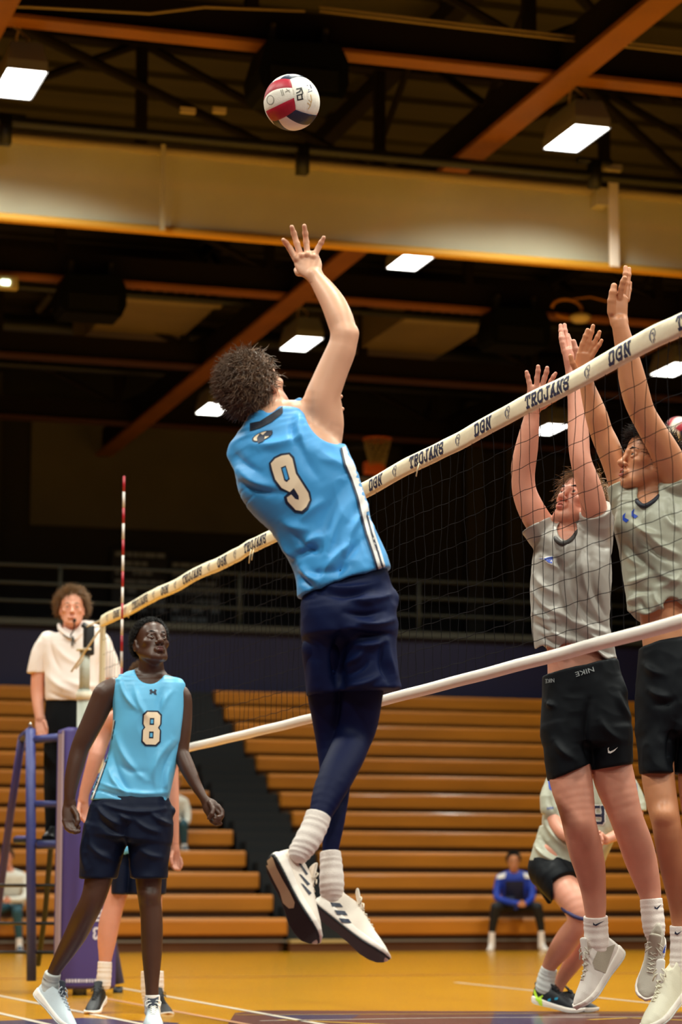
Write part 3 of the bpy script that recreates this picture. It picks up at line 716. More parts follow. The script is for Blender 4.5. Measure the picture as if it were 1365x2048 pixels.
for lo_, hi_ in (((q[0]-.1, 24.15, 8.44), (q[0]+.09, 24.3, 8.50)), ((q[0]-.19, 24.2, 8.05), (q[0]-.05, 24.4, 8.24))): mb = MB(); mb.b2(lo_, hi_); mb.build('strap_bracket', mat('bracket_cream', (188, 178, 150), .7), so_)

# hanging speakers
def speaker(px, py, Y, label, first=[None]):
    p = PY(px, py, Y)
    if first[0] is None:
        t_ = thing('hanging_speaker', p, label, 'speaker', 'black speakers under the cross trusses'); c = p
        mb = MB(); prof = [(-.44, -.05), (-.36, .24), (.36, .27), (.44, .1), (.44, -.12), (.38, -.26), (-.36, -.26), (-.42, -.18)]
        mb.prism(prof, np.array([1, 0, 0.]), ZZ, np.array([0, 1, 0.]), c, -.28, .28); mb.build('cabinet', mat('speaker_black', (8, 10, 13), .8, spec=.1, bump=.2, bscale=40), t_)
        mb = MB(); mb.b2(c+(-.33, -.295, -.2), c+(.33, -.28, .0)); mb.build('grille', mat('speaker_grille', (22, 23, 25), .8, spec=.1), t_)
        for sx in (-1, 1):
            mb = MB(); mb.b2(c+(sx*.26-.03, -.1, .25), c+(sx*.26+.03, .1, .46)); o_ = mb.build('bracket', mat('bracket_dark', (28, 26, 26), .5), t_)
            mb = MB(); mb.lathe([(0, .05), (.03, .04), (.03, 0)], c+(sx*.26, -.12, .42), 10); mb.build('bolt', mat('bolt_grey', (150, 150, 150), .3, 1), o_, True)
        first[0] = (t_, Vector(p)); return
    src, p0 = first[0]; r = src.copy(); col.objects.link(r); r.location = Vector(p); r['label'] = label
    def cp(a, par):
        for ch in list(a.children):
            c_ = ch.copy(); col.objects.link(c_); c_.parent = par; c_.matrix_parent_inverse = ch.matrix_parent_inverse.copy(); cp(ch, c_)
    cp(src, r)
speaker(592, 155, 22.0, 'black speaker hanging above the flying volleyball')
speaker(178, 598, 31.3, 'black speaker hanging at left under the far truss')
speaker(1027, 662, 31.3, 'black speaker hanging at right behind the net')

# air handlers (boxes with louvres)
def air_unit(x0, x1, label):
    a = PY(x0, 602, 34.0); X0 = a[0]; X1 = PY(x1, 602, 34.0)[0]; z = 9.12
    t_ = thing('air_handler', ((X0+X1)/2, 35.5, z), label, 'air unit'); om = mat('unit_olive', (126, 108, 70), .7, var=.15, vscale=1)
    mb = MB(); mb.b2((X0, 34.1, z), (X1, 37.6, z+.5)); mb.build('casing', om, t_)
    mb = MB(); mb.b2((X0-.03, 33.95, z-.05), (X1+.03, 34.12, z+.03)); mb.build('lip', mat('unit_lip', (152, 134, 92), .6), t_)
    g = MB(); nl = 9
    for k in range(nl):
        q = X0+(X1-X0)*(k+.12)/nl; g.b2((q, 34.05, z+.07), (q+(X1-X0)*.72/nl, 34.12, z+.32))
    g.build('louvres', mat('louvre_dark', (14, 18, 20), .6), t_)
air_unit(246, 440, 'olive ceiling air unit with dark louvres right of the left speaker')
air_unit(812, 985, 'olive ceiling air unit with dark louvres left of the right speaker')
for (xa, ya, xb, yb) in ((60, 690, 150, 560), (18, 700, 100, 590), (735, 690, 800, 640), (955, 705, 1000, 650)):
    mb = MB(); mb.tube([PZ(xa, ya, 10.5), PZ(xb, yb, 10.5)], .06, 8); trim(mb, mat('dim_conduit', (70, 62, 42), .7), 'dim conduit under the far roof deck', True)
# exit lamp
p = PY(12, 566, 31.2); t_ = thing('exit_light', p, 'small cream emergency light box at the left edge below the curtain', 'light')
mb = MB(); mb.rbox(p, (.15, .06, .085), .015); mb.build('box', mat('cream_box', (190, 176, 130), .6), t_, True)
mb = MB(); mb.rbox(p+(-.02, -.07, -.01), (.055, .015, .03), .008); mb.build('lens', mat('exit_lens', (235, 255, 225), .4, emit=6), t_, True)
# round fitting with yellow coil
p = PY(1161, 637, 31.0); t_ = thing('dome_light', p, 'round white dome fitting hung with a yellow coiled cord at right', 'light')
mb = MB(); mb.lathe([(.0, -.06), (.09, -.05), (.14, -.01), (.15, .03), (.1, .06), (0, .07)], p, 20); mb.tube([p+(0, 0, .05), (p[0], 31.4, 8.64)], .012, 6); mb.build('dome', mat('dome_cream', (222, 202, 160), .5), t_, True)
mb = MB(); mb.tube([p+((-.15-.22*cos(t))*1.0+.0, .1, .15+.13*sin(t)) for t in np.linspace(0, 5.6, 18)], .022, 6); mb.tube([p+(-.1, .1, .28), p+(.2, .1, .34), p+(.7, .12, .26)], .012, 6); mb.build('cord', mat('yellow_cord', (196, 128, 26), .6), t_, True)

# ceiling lamps
lamp_labels = {(2, 5): 'hanging lamp right of the ball, in front of the curtain, wired to the orange girder', (2, 6): 'hanging lamp just below the curtain, between hitting hand and net',
    (2, 7): 'hanging lamp beside the hitting arm above the dark hair', (2, 8): 'hanging lamp left of the head of the player wearing 9', (3, 8): 'hanging lamp seen under the net tape between the blockers',
    (3, 7): 'hanging lamp at the right edge under the net tape', (1, 5): 'hanging lamp in the top left corner above the curtain'}
lens_m = mat('lamp_lens', (255, 250, 240), .4, emit=9); hous_m = mat('lamp_housing', (112, 112, 114), .6); wire_m = mat('lamp_wire', (214, 176, 130), .7)
lp = None
for ix, x in enumerate(LAMP_X):
    for iy, y in enumerate(LAMP_Y):
        lab = lamp_labels.get((ix, iy), 'hanging gym lamp outside the picture')
        if lp is None:
            t_ = thing('ceiling_lamp', (x, y, LAMP_Z), lab, 'ceiling lamp', 'gym lamps in rows'); c = np.array((x, y, LAMP_Z)); mb = MB()
            lo_ = [(sx*.19, sy*.43) for sx, sy in ((-1, -1), (1, -1), (1, 1), (-1, 1))]; hi_ = [(a*.78, b_*.8) for a, b_ in lo_]
            V = [c+(a, b_, 0) for a, b_ in lo_]+[c+(a, b_, .1) for a, b_ in lo_]+[c+(a, b_, .3) for a, b_ in hi_]
            Q = [(i, (i+1) % 4, 4+(i+1) % 4, 4+i) for i in range(4)]+[(4+i, 4+(i+1) % 4, 8+(i+1) % 4, 8+i) for i in range(4)]+[(8, 9, 10, 11)]
            mb.add(V, Q); mb.build('housing', hous_m, t_)
            mb = MB(); mb.rbox(c+(0, 0, .012), (.178, .418, .012), .01); mb.build('lens', lens_m, t_, True)
            mb = MB(); mb.tube([c+(0, -.2, .3), c+(.06, -.1, .42), c+(-.05, 0, .56), c+(-.42, .02, .86)], .012, 6); mb.tube([c+(0, .2, .3), c+(-.02, .1, .5), c+(.03, 0, .7), c+(-.30, .02, .9)], .012, 6); mb.build('hanging_wire', wire_m, t_, True)
            lp = t_
        else:
            r = lp.copy(); col.objects.link(r); r.location = (x, y, LAMP_Z); r['label'] = lab
            for ch in list(lp.children): c_ = ch.copy(); col.objects.link(c_); c_.parent = r; c_.matrix_parent_inverse = ch.matrix_parent_inverse.copy()
        lamp_light(x, y)

# folded-up basketball goal
p = PY(755, 885, 37.5); t_ = thing('basketball_goal', p, 'folded-up basketball goal with orange rim behind the net tape', 'basketball goal')
mb = MB(); mb.tube([p+(.22*cos(t), .22*sin(t), .05) for t in np.linspace(0, 2*pi, 24, endpoint=False)], .02, 6, close=True); mb.build('rim', mat('rim_orange', (200, 96, 30), .5), t_, True)
mb = MB(); net = []
for k in range(12):
    for s_ in (1, -1):
        mb.tube([p+((.22-.10*f)*cos(2*pi*k/12+s_*f*1.2), (.22-.10*f)*sin(2*pi*k/12+s_*f*1.2), .05-.42*f) for f in (0, .33, .66, 1)], .009, 4)
mb.build('hoop_net', mat('hoop_net', (160, 140, 84), .8), t_, True)
mb = MB(); mb.rbox(p+(-.02, .1, -.40), (.17, .08, .10), .03); mb.build('pad', mat('pad_orange', (214, 100, 30), .6), t_, True)
mb = MB(); mb.tube([p+(-.35, .3, -.55), p+(.35, .25, -.55), p+(.5, .25, -.4), p+(.52, .25, -.2)], .03, 8); mb.build('backboard_frame', mat('frame_grey', (112, 104, 92), .5), t_, True)
mb = MB(); mb.tube([p+(.0, .3, .0), p+(.1, 2.0, .3), p+(.1, 3.4, 1.0)], .06, 8); mb.build('mast', dark_m, t_, True)

# bleachers
orN = ['bottom', 'second', 'third', 'fourth', 'fifth', 'sixth', 'seventh', 'eighth', 'ninth', 'tenth', 'eleventh', 'twelfth', 'top']
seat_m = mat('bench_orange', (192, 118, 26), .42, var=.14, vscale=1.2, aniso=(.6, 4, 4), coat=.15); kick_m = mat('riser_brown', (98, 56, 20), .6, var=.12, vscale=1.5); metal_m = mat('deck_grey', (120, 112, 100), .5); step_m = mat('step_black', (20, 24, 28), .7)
BY = 32.3; BR = .66; BZ = .307; AX0 = 9.36; AX1 = 10.42
def seat_prof(Y, z):
    pr = [(Y+.30, z-.03), (Y+.30, z), (Y+.07, z+.005), (Y+.03, z), (Y+.008, z-.018), (Y, z-.045), (Y+.004, z-.20), (Y+.03, z-.225), (Y+.06, z-.225)]
    return pr
def bench(i, X0, X1, side):
    Y = BY+BR*i; z = .44+BZ*i
    t_ = thing('bleacher_bench', ((X0+X1)/2, Y+.15, z-.3), 'orange bleacher bench, %s row from the floor, %s of the black stair' % (orN[i], side), 'bleacher bench', 'bleacher benches')
    pr = seat_prof(Y, z); V = []; n = len(pr)
    for x in (X0, X1): V += [(x, a, b_) for a, b_ in pr]
    Q = [(k, k+1, n+k+1, n+k) for k in range(n-1)]; mb = MB(); mb.add(V, Q)
    for e, x in ((0, X0), (1, X1)): mb.prism(pr, np.array([0, 1, 0.]), ZZ, np.array([1, 0, 0.]), np.array([x, 0, 0.]), -.01, .01)
    # seams between seat modules
    mb.build('seat_board', seat_m, t_, False)
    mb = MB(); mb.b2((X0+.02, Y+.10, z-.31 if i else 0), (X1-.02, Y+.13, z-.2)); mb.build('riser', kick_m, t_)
    mb = MB(); mb.b2((X0, Y-.34+.0, z-.325) if i else (X0, Y-.02, .13), (X1, Y+.1, z-.30) if i else (X1, Y+.1, .155)); mb.build('foot_deck', metal_m, t_)
for i in range(13):
    bench(i, -9, AX0-.012*i, 'left'); bench(i, AX1-.0*i, 24, 'right')
mb = MB()
t_ = thing('aisle_stair', ((AX0+AX1)/2, 34, 0), 'black stair climbing between the two bleacher sections', 'stairs')
for i in range(13):
    Y = BY+BR*i; z = .44+BZ*i
    mb = MB(); mb.b2((AX0+.03, Y+.08, z-.29-.0), (AX1-.03, Y+BR+.08, z-.02)); mb.build('step', step_m, t_)
    if i: mb = MB(); mb.b2((AX0+.1, Y-.22, z-.32), (AX1-.1, Y+.08, z-.16)); mb.build('step', step_m, t_)
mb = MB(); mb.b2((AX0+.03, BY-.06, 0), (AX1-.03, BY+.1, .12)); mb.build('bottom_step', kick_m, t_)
mb = MB(); mb.b2((AX0+.03, BY-.1, .12), (AX1-.03, BY+.3, .16)); mb.build('step_nosing', mat('nosing', (196, 170, 110), .6), t_)
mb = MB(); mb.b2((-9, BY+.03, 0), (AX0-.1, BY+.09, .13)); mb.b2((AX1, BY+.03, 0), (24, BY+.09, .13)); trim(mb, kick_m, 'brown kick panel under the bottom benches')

# court markings
def stripe(pts, wd, m, lab):
    P3 = [PZ(x, y, .0) for x, y in pts]; mb = MB()
    for a, b_ in zip(P3[:-1], P3[1:]):
        d_ = (b_-a)/np.linalg.norm(b_-a); n = np.array([-d_[1], d_[0], 0])*wd/2; z = np.array([0, 0, .0015])
        mb.add([a-n+z, b_-n+z, b_+n+z, a+n+z], [(0, 1, 2, 3)])
    trim(mb, m, lab)
def patch(pts, m, lab, z=.001):
    mb = MB(); V = [PZ(x, y, 0)+np.array([0, 0, z]) for x, y in pts]; mb.add(V, [(0, 1, 2, 3)]); trim(mb, m, lab)
wl = mat('line_white', (226, 214, 196), .3, coat=.3); rl = mat('line_maroon', (128, 58, 34), .3, coat=.3); mar = mat('paint_maroon', (92, 46, 44), .25, coat=.3); nav = mat('paint_navy', (40, 42, 84), .25, coat=.3); yel = mat('paint_yellow', (224, 178, 60), .25, coat=.3)
mb = MB(); mb.b2((-14, 20.52, 0), (30, 20.62, .0015)); trim(mb, rl, 'maroon line across the court')
patch([(470, 2026), (520, 2021), (1500, 2024), (1500, 2060)], mar, 'maroon painted border of the court', .0006)
patch([(470, 2026), (1500, 2060), (1500, 2300), (300, 2300)], mar, 'maroon painted border of the court', .0006)
mb = MB(); mb.add([(-14, -8, .0008), (30, -8, .0008), (30, 10.7, .0008), (-14, 11.2, .0008)], [(0, 1, 2, 3)]); trim(mb, mar, 'added maroon floor area out of view, darkening the floor bounce')  # added out of frame to keep yellow floor bounce off the players
patch([(990, 2024), (1075, 2025), (1100, 2070), (975, 2070)], nav, 'navy painted block in the border', .0010)
patch([(520, 2028), (720, 2029), (700, 2040), (560, 2038)], nav, 'navy painted corner of the border', .0010)
stripe([(470, 2030), (1365, 2026), (1700, 2024)], .035, yel, 'yellow edge of the painted border'); stripe([(560, 2040), (830, 2052), (900, 2060)], .05, yel, 'yellow diagonal edge of the border')
stripe([(1180, 2040), (1260, 2036), (1480, 2046)], .05, yel, 'yellow arrow in the border')
patch([(-120, 2046), (170, 2036), (360, 2046), (200, 2120)], nav, 'navy painted corner at left')
stripe([(-60, 1980), (277, 2047), (420, 2075)], .045, wl, 'white court line at left'); stripe([(-60, 2013), (87, 2047), (200, 2073)], .045, wl, 'white court line at lower left')
stripe([(200, 1995), (482, 2047), (640, 2076)], .05, mat('line_pink', (206, 150, 110), .3, coat=.3), 'pinkish court line'); stripe([(230, 1974), (640, 2048), (800, 2076)], .045, wl, 'white court line beside the pink one')
stripe([(911, 1965), (1400, 2017)], .04, wl, 'thin white court line at right'); stripe([(520, 2042), (900, 2036), (1500, 2033)], .03, wl, 'thin white line in the border')

# ================================================================ NET
NX = 3.37; Y0 = 6.2; Y1 = 15.95
def ntop(y): return 2.43-.012*sin(pi*(y-6.4)/9.2)+.004*sin(y*5.3)
def nbot(y): return 1.43-.020*sin(pi*(y-6.4)/9.2)
netO = thing('volleyball_net', (NX, 11, 1.4), 'volleyball net with white tape bands crossing the court', 'net')
tape_m = mat('tape_cream', (250, 236, 204), .7, bump=.35, bscale=14); btape_m = mat('tape_white', (250, 240, 230), .6, bump=.25, bscale=18); ink = mat('tape_ink', (28, 32, 72), .7)
def tape_x(y, f): return NX-.012-.010*sin(f*pi)+.004*vnoise(np.array([[y*3, f*2, .3]]))[0]
ys = np.arange(Y0, Y1+.01, .02); fs = np.linspace(0, 1, 7)
V = []; Q = []
for y in ys:
    sc = .0025*vnoise(np.array([[y*6, 1., 2.]]))[0]
    for f in fs: V.append((tape_x(y, f), y, ntop(y)-f*.072+(sc if f in (0, 1) else 0)))
    for f in fs[::-1]: V.append((tape_x(y, f)+.014+.008*sin(f*pi), y, ntop(y)-f*.072+(sc if f in (0, 1) else 0)))
n = 14
for i in range(len(ys)-1):
    for k in range(n): Q.append((i*n+k, (i+1)*n+k, (i+1)*n+(k+1) % n, i*n+(k+1) % n))
tt = mesh_np('top_tape', V, [q[::-1] for q in Q], tape_m, netO)
mb = MB(); mb.tube([(NX+.001*sin(y*7), y, nbot(y)+.022+.0008*sin(y*9)) for y in np.arange(Y0, 15.75, .08)], .023, 10); mb.build('bottom_tape', btape_m, netO, True)
mb = MB(); mb.box((NX, Y1-.01, 1.92), (.012, .035, .50)); mb.build('side_tape', mat('side_tape', (206, 192, 160), .7), netO)
# cords
cord_m = mat('net_cord', (30, 28, 30), 1.0); cord_m.node_tree.nodes['Principled BSDF'].inputs['Specular IOR Level'].default_value = .05; mb = MB()
for k in range(1, 10):
    z = k*.1
    mb.tube([(NX+.008*sin(y*2.1+k), y, nbot(y)+(ntop(y)-.07-nbot(y))*z+.0025*sin(y*31+k*2.0)) for y in np.arange(Y0, Y1, .05)], .0013, 4, False)
y = Y0+.03; kk = 0
while y < Y1-.04:
    zz = np.linspace(nbot(y)+.03, ntop(y)-.06, 19)
    mb.tube([(NX+.006*sin(z*9+kk), y+.006*sin(z*31+kk*1.3)+.008*sin(z*5+kk), z) for z in zz], .0012, 4, False); y += .1; kk += 1
mb.build('net_cords', cord_m, netO, True)
mb = MB()
for (y, z, l) in ((12.2, 2.36, .07), (12.15, 2.35, .05), (9.6, 2.36, .05), (15.0, 2.36, .04), (10.6, 2.36, .05)): mb.tube([(NX-.03, y, z), (NX-.04, y-.01, z-l*.6), (NX-.035, y+.02, z-l)], .003, 4)
mb.build('loose_tie', mat('tie_white', (215, 200, 165), .7), netO, True)
G = {'T': [[(.1, .74), (.1, .95), (.9, .95), (.9, .74)], [(.5, .95), (.5, .05)], [(.28, .06), (.72, .06)]],
 'R': [[(.22, .05), (.22, .95)], [(.05, .94), (.7, .94), (.85, .82), (.85, .62), (.7, .52), (.25, .52)], [(.5, .5), (.85, .05)], [(.05, .06), (.42, .06)], [(.7, .06), (.98, .06)]],
 'O': [[(.3, .94), (.7, .94), (.88, .78), (.88, .22), (.7, .06), (.3, .06), (.12, .22), (.12, .78), (.3, .94)]],
 'J': [[(.45, .94), (.95, .94)], [(.7, .94), (.7, .22), (.55, .06), (.28, .06), (.12, .2), (.12, .36)]],
 'A': [[(.5, .95), (.16, .05)], [(.5, .95), (.84, .05)], [(.28, .34), (.72, .34)], [(.0, .06), (.34, .06)], [(.66, .06), (1, .06)], [(.36, .94), (.6, .94)]],
 'N': [[(.2, .05), (.2, .95)], [(.2, .95), (.8, .05)], [(.8, .05), (.8, .95)], [(.05, .06), (.38, .06)], [(.62, .94), (.97, .94)], [(.04, .94), (.25, .94)]],
 'S': [[(.85, .66), (.85, .82), (.68, .94), (.3, .94), (.14, .8), (.14, .64), (.3, .53), (.7, .47), (.86, .36), (.86, .2), (.7, .06), (.3, .06), (.14, .18), (.14, .34)]],
 'D': [[(.2, .05), (.2, .95)], [(.05, .94), (.62, .94), (.86, .76), (.86, .24), (.62, .06), (.05, .06)]],
 'G': [[(.86, .64), (.86, .8), (.68, .94), (.3, .94), (.13, .78), (.13, .22), (.3, .06), (.68, .06), (.86, .2), (.86, .44), (.55, .44)]]}
def tape_pt(y, f, e=.0016):
    return (tape_x(y, f)-e, y, ntop(y)-f*.072)
def tape_word(wd, yc, name='lettering'):
    lw = .062; tot = len(wd)*lw; m_ = MB()
    for i, ch in enumerate(wd):
        for qd in stroke_quads(G[ch], .21):
            V2, T = tess([qd], .35)
            m_.add([tape_pt(yc+tot/2-(i+.08+.84*a)*lw, 1-(.17+.66*b)) for a, b in V2], None, T)
    m_.build(name, ink, tt)
def tape_logo(yc):
    m_ = MB(); st = [[(.3, .1), (.2, .4), (.22, .7), (.42, .92), (.68, .9), (.84, .7), (.84, .5), (.66, .42), (.7, .25), (.5, .2), (.5, .05)], [(.4, .65), (.62, .66), (.62, .5)], [(.3, .9), (.12, .6), (.16, .3)]]
    for qd in stroke_quads(st, .07):
        V2, T = tess([qd], .35); m_.add([tape_pt(yc+.03-a*.062, 1-(.14+.72*b)) for a, b in V2], None, T)
    m_.build('helmet_emblem', mat('emblem_ink', (112, 112, 132), .7), tt)
def ty(px, py): return PX(px, py, NX)[1]
yD = ty(761, 952); yT = ty(862, 900); PER = yD-ty(975, 842)
k0 = int((yD-Y1)/PER)-1
for k in range(k0, 8):
    for off, wd in ((0, 'DGN'), (yD-yT, 'TROJANS')):
        y = yD-off-k*PER
        if Y0+.3 < y < Y1-.25: tape_word(wd, y)
    for off in (yD-ty(800, 932), yD-ty(926, 864)):
        y = yD-off-k*PER
        if Y0+.2 < y < Y1-.2: tape_logo(y)
# antenna
ant = thing('net_antenna', (NX-.03, 15.2, 1.43), 'red and white striped antenna standing up at the far end of the net', 'antenna')
aw = mat('antenna_white', (226, 214, 206), .4); ar = mat('antenna_red', (170, 28, 44), .4)
for k in range(18): mb = MB(); mb.tube([(NX-.035, 15.2, 1.43+k*.1), (NX-.035, 15.2, 1.53+k*.1)], .0075, 8); mb.build('band', ar if (17-k) % 2 == 0 else aw, ant, True)
# post
PYY = 16.5; post = thing('net_post', (NX, PYY, 0), 'white steel net post in purple padding in front of the referee', 'post')
pw = mat('post_white', (170, 172, 160), .4); purple = mat('pad_purple', (66, 54, 124), .5, bump=.3, bscale=4); dk = mat('fitting_black', (24, 24, 28), .5)
mb = MB(); mb.tube([(NX, PYY, 0), (NX, PYY, 2.0)], .047, 18); mb.build('pole', pw, post, True)
mb = MB(); mb.tube([(NX, PYY, 1.95), (NX, PYY, 2.27)], .036, 16); mb.build('inner_pole', pw, post, True)
for a_, b_, r_ in ((1.93, 1.985, .056), (2.262, 2.275, .06)): mb = MB(); mb.tube([(NX, PYY, a_), (NX, PYY, b_)], r_, 18); mb.build('collar', mat('collar_white', (216, 206, 186), .5), post, True)
mb = MB(); mb.rbox((NX+.02, PYY-.02, 2.33), (.035, .03, .10), .01); mb.tube([(NX-.02, PYY, 2.44), (NX+.03, PYY-.02, 2.40)], .02, 8); mb.build('pulley', dk, post, True)
mb = MB(); mb.tube([(NX, PYY, 2.42), (NX, Y1, 2.41)], .006, 6); mb.tube([(NX-.09, PYY, 2.12), (NX, Y1-.0, 2.37)], .007, 6); mb.tube([(NX-.06, PYY, 2.14), (NX-.03, PYY-.1, 2.2), (NX, PYY, 2.3)], .006, 6); mb.build('tension_rope', mat('rope', (206, 194, 168), .7), post, True)
mb = MB(); bx = [-.19, -.16, -.02, .14, .19, .19, -.19]; 
mb.rbox((NX+.03, PYY, .89), (.185, .14, .85), .03); padO = mb.build('pad', purple, post, True)
mb = MB(); mb.b2((NX-.17, PYY-.13, .03), (NX-.157, PYY+.0, 1.70)); mb.box((NX-.158, PYY-.10, .89), (.004, .02, .83)); mb.build('pad_edge', mat('pad_lace', (150, 132, 150), .7), padO)
tx = mat('pad_text', (200, 196, 214), .6)
V, T = text2d('sports', .015); mb = MB(); mb.add([(NX+.095+b*.13, PYY-.1435, .52-a*.13) for a, b in V], None, T); mb.build('pad_lettering', tx, padO)
mb = MB(); rn = random.Random(3); q = NX-.12
while q < NX+.12: l = rn.uniform(.008, .02); mb.b2((q, PYY-.1435, .085), (q+l, PYY-.142, .107)); q += l+.006
mb.build('pad_small_print', tx, padO)
# referee stand
DS = 17.15
st = thing('referee_stand', P(120, 1975, DS)*np.array([1, 1, 0]), 'blue padded referee stand behind the far end of the net', 'referee stand')
bl = mat('stand_blue', (52, 58, 120), .5, bump=.35, bscale=9); bl2 = mat('stand_frame', (18, 20, 26), .5)
def bar(pts, r, m, nm, offs=(0, 0)): mb = MB(); mb.tube([P(x, y, DS+o) for x, y, o in pts], [r]*len(pts), 12); return mb.build(nm, m, st, True)
bar([(61, 1458, 0), (62, 1700, 0), (63, 1962, 0)], .034, bl, 'padded_post'); bar([(148, 1462, 0), (190, 1700, 0), (239, 1968, 0)], .034, bl, 'padded_post')
bar([(44, 1475, .5), (22, 1620, .8), (-6, 1830, 1.2), (-30, 1975, 1.4)], .028, mat('stand_indigo', (58, 48, 108), .5), 'padded_post'); bar([(128, 1470, .5), (108, 1620, .8), (90, 1830, 1.2), (76, 1930, 1.4)], .02, bl2, 'rear_post')
bar([(61, 1480, 0), (150, 1472, 0)], .028, bl, 'hand_rail'); bar([(44, 1476, .5), (61, 1462, 0)], .028, bl, 'hand_rail')
bar([(66, 1608, 0), (172, 1610, 0)], .024, bl, 'padded_rung'); bar([(74, 1690, 0), (186, 1688, 0)], .03, bl, 'padded_rung'); bar([(34, 1680, .7), (64, 1680, 0)], .03, MATS['stand_indigo'], 'padded_rung')
for y in (1771, 1847, 1905): bar([(-14, y, .6), (62, y, 0), (215, y, 0)], .012, bl2, 'cross_bar')
mb = MB(); a = P(40, 1690, DS+.1); A3 = np.stack([RT, FH, ZZ]); mb.box(P(118, 1684, DS+.38), (.27, .36, .012), A3); mb.build('platform', bl2, st)
mb = MB(); mb.tube([P(59, 1455, DS), P(57, 1449, DS), P(61, 1447, DS), P(64, 1455, DS)], .006, 6); mb.build('hook', mat('chrome', (190, 190, 190), .2, 1), st, True)
mb = MB(); mb.tube([P(236, 1986, DS)-.03*RT, P(236, 1986, DS)+.03*RT], .045, 14); mb.build('wheel', dk, st, True)

# ================================================================ VOLLEYBALLS
def volleyball(c, R, M3, label, letters=True):
    t_ = thing('volleyball', c, label, 'ball', 'volleyballs in the air')
    colr = {'w': mat('ball_white', (246, 238, 224), .45, bump=.12, bscale=220), 'r': mat('ball_red', (176, 20, 46), .45, bump=.12, bscale=220), 'n': mat('ball_navy', (22, 32, 62), .45, bump=.12, bscale=220)}
    faces = [((0, 0, 1), (1, 0, 0), 'rwr'), ((0, 0, -1), (1, 0, 0), 'rwr'), ((1, 0, 0), (0, 1, 0), 'www'), ((-1, 0, 0), (0, 1, 0), 'www'), ((0, 1, 0), (0, 0, 1), 'nwn'), ((0, -1, 0), (0, 0, 1), 'nwn')]
    N = 10
    for nrm, tan, code in faces:
        nrm = np.array(nrm, float); tan = np.array(tan, float); bt = np.cross(nrm, tan)
        for k, ch in enumerate(code):
            u = np.linspace(-1, 1, 3*N+1); v = np.linspace(-1+2*k/3, -1+2*(k+1)/3, N+1); V = []
            for b_ in v:
                for a in u:
                    # bowed strips, as on a moulded panel ball
                    bb = b_*(1+.16*(1-a*a)*(1 if abs(b_) < .99 else 0)); aa = a
                    q = nrm+math.tan(aa*pi/4)*tan+math.tan(np.clip(bb, -1, 1)*pi/4)*bt; q /= np.linalg.norm(q)
                    e = min(1-abs(a), 1); e2 = min(abs(b_-v[0]), abs(b_-v[-1]))*1.5; g = -.0012*math.exp(-min(e, e2)/.03)
                    V.append(c+(R+g)*(q@M3))
            W = 3*N+1; Q = [(j*W+i, j*W+i+1, (j+1)*W+i+1, (j+1)*W+i) for j in range(N) for i in range(W-1)]
            if k == 0: pass
            mesh_np('panel', V, Q, colr[ch], t_)
    return t_
# ball frame: 'www' face toward the right, 'rwr' toward the left, 'nwn' downwards
bc = P(584, 205, 8.95); Rb = .104
TC = -ray(584, 205); TC /= np.linalg.norm(TC)
rgt = np.cross(UP, TC); rgt /= np.linalg.norm(rgt); upv = np.cross(TC, rgt)
def vdir(x, y, t): v = x*rgt+y*upv+t*TC; return v/np.linalg.norm(v)
# three face centres seen: red/white/red upper left, white right, navy/cream below
fx = vdir(.66, .36, .66); fz = vdir(-.66, .14, .74); fx = fx-fz*(fx@fz); fx /= np.linalg.norm(fx); fy = np.cross(fz, fx)
if fy@vdir(.1, -.8, .5) < 0: fy = -fy
vb = volleyball(bc, Rb, np.stack([fx, fy, fz]), 'red white and navy volleyball in the air above the raised hand')
def ball_bvh(c, R):
    bm = bmesh.new(); bmesh.ops.create_uvsphere(bm, u_segments=64, v_segments=32, radius=R); V = [v.co+Vector(c) for v in bm.verts]; bm.verts.index_update(); F = [[v.index for v in f.verts] for f in bm.faces]; bm.free()
    return BVHTree.FromPolygons(V, F)
bb = ball_bvh(bc, Rb)
bi = mat('ball_print', (30, 26, 26), .5); bt_ = mat('ball_tan_print', (206, 170, 112), .6); bg_ = mat('ball_grey_print', (150, 144, 132), .6)
def strokes_decal(nm, st, wd, m): decal(nm, [[q] for q in stroke_quads(st, wd)], bb, m, vb, .0012, 9)
strokes_decal('maker_mark', [[(596, 200), (606, 198)], [(596, 200), (595, 191), (605, 188)], [(605, 198), (604, 189)], [(594, 186), (600, 183), (603, 176), (594, 178)], [(606, 186), (603, 176)]], 2.6, bi)
strokes_decal('maker_mark', [[(617, 184), (624, 182)], [(615, 171), (621, 170), (623, 176), (618, 180)]], 1.8, mat('ball_blue_print', (60, 66, 110), .5))
strokes_decal('laurel_print', [[(622, 190), (624, 200), (621, 212), (617, 218)], [(618, 200), (622, 204)], [(616, 206), (620, 210)]], 1.6, bt_)
strokes_decal('round_seal', [[(541+7*cos(t), 200+9*sin(t)) for t in np.linspace(0, 2*pi, 14)]], 1.5, bg_)
strokes_decal('small_print', [[(562, 180), (565, 191)], [(565, 179), (568, 190)], [(571, 184), (579, 180)], [(573, 178), (580, 184)]], 1.5, bg_)
b2 = P(1357, 862, 19.0); f2 = np.stack([np.array([.8, .2, .56]), np.array([-.5, .7, .5]), np.array([-.3, -.68, .66])]); q, _ = np.linalg.qr(f2.T); volleyball(b2, .107, q.T, 'second red and white volleyball at the right edge behind the tall blocker', False)

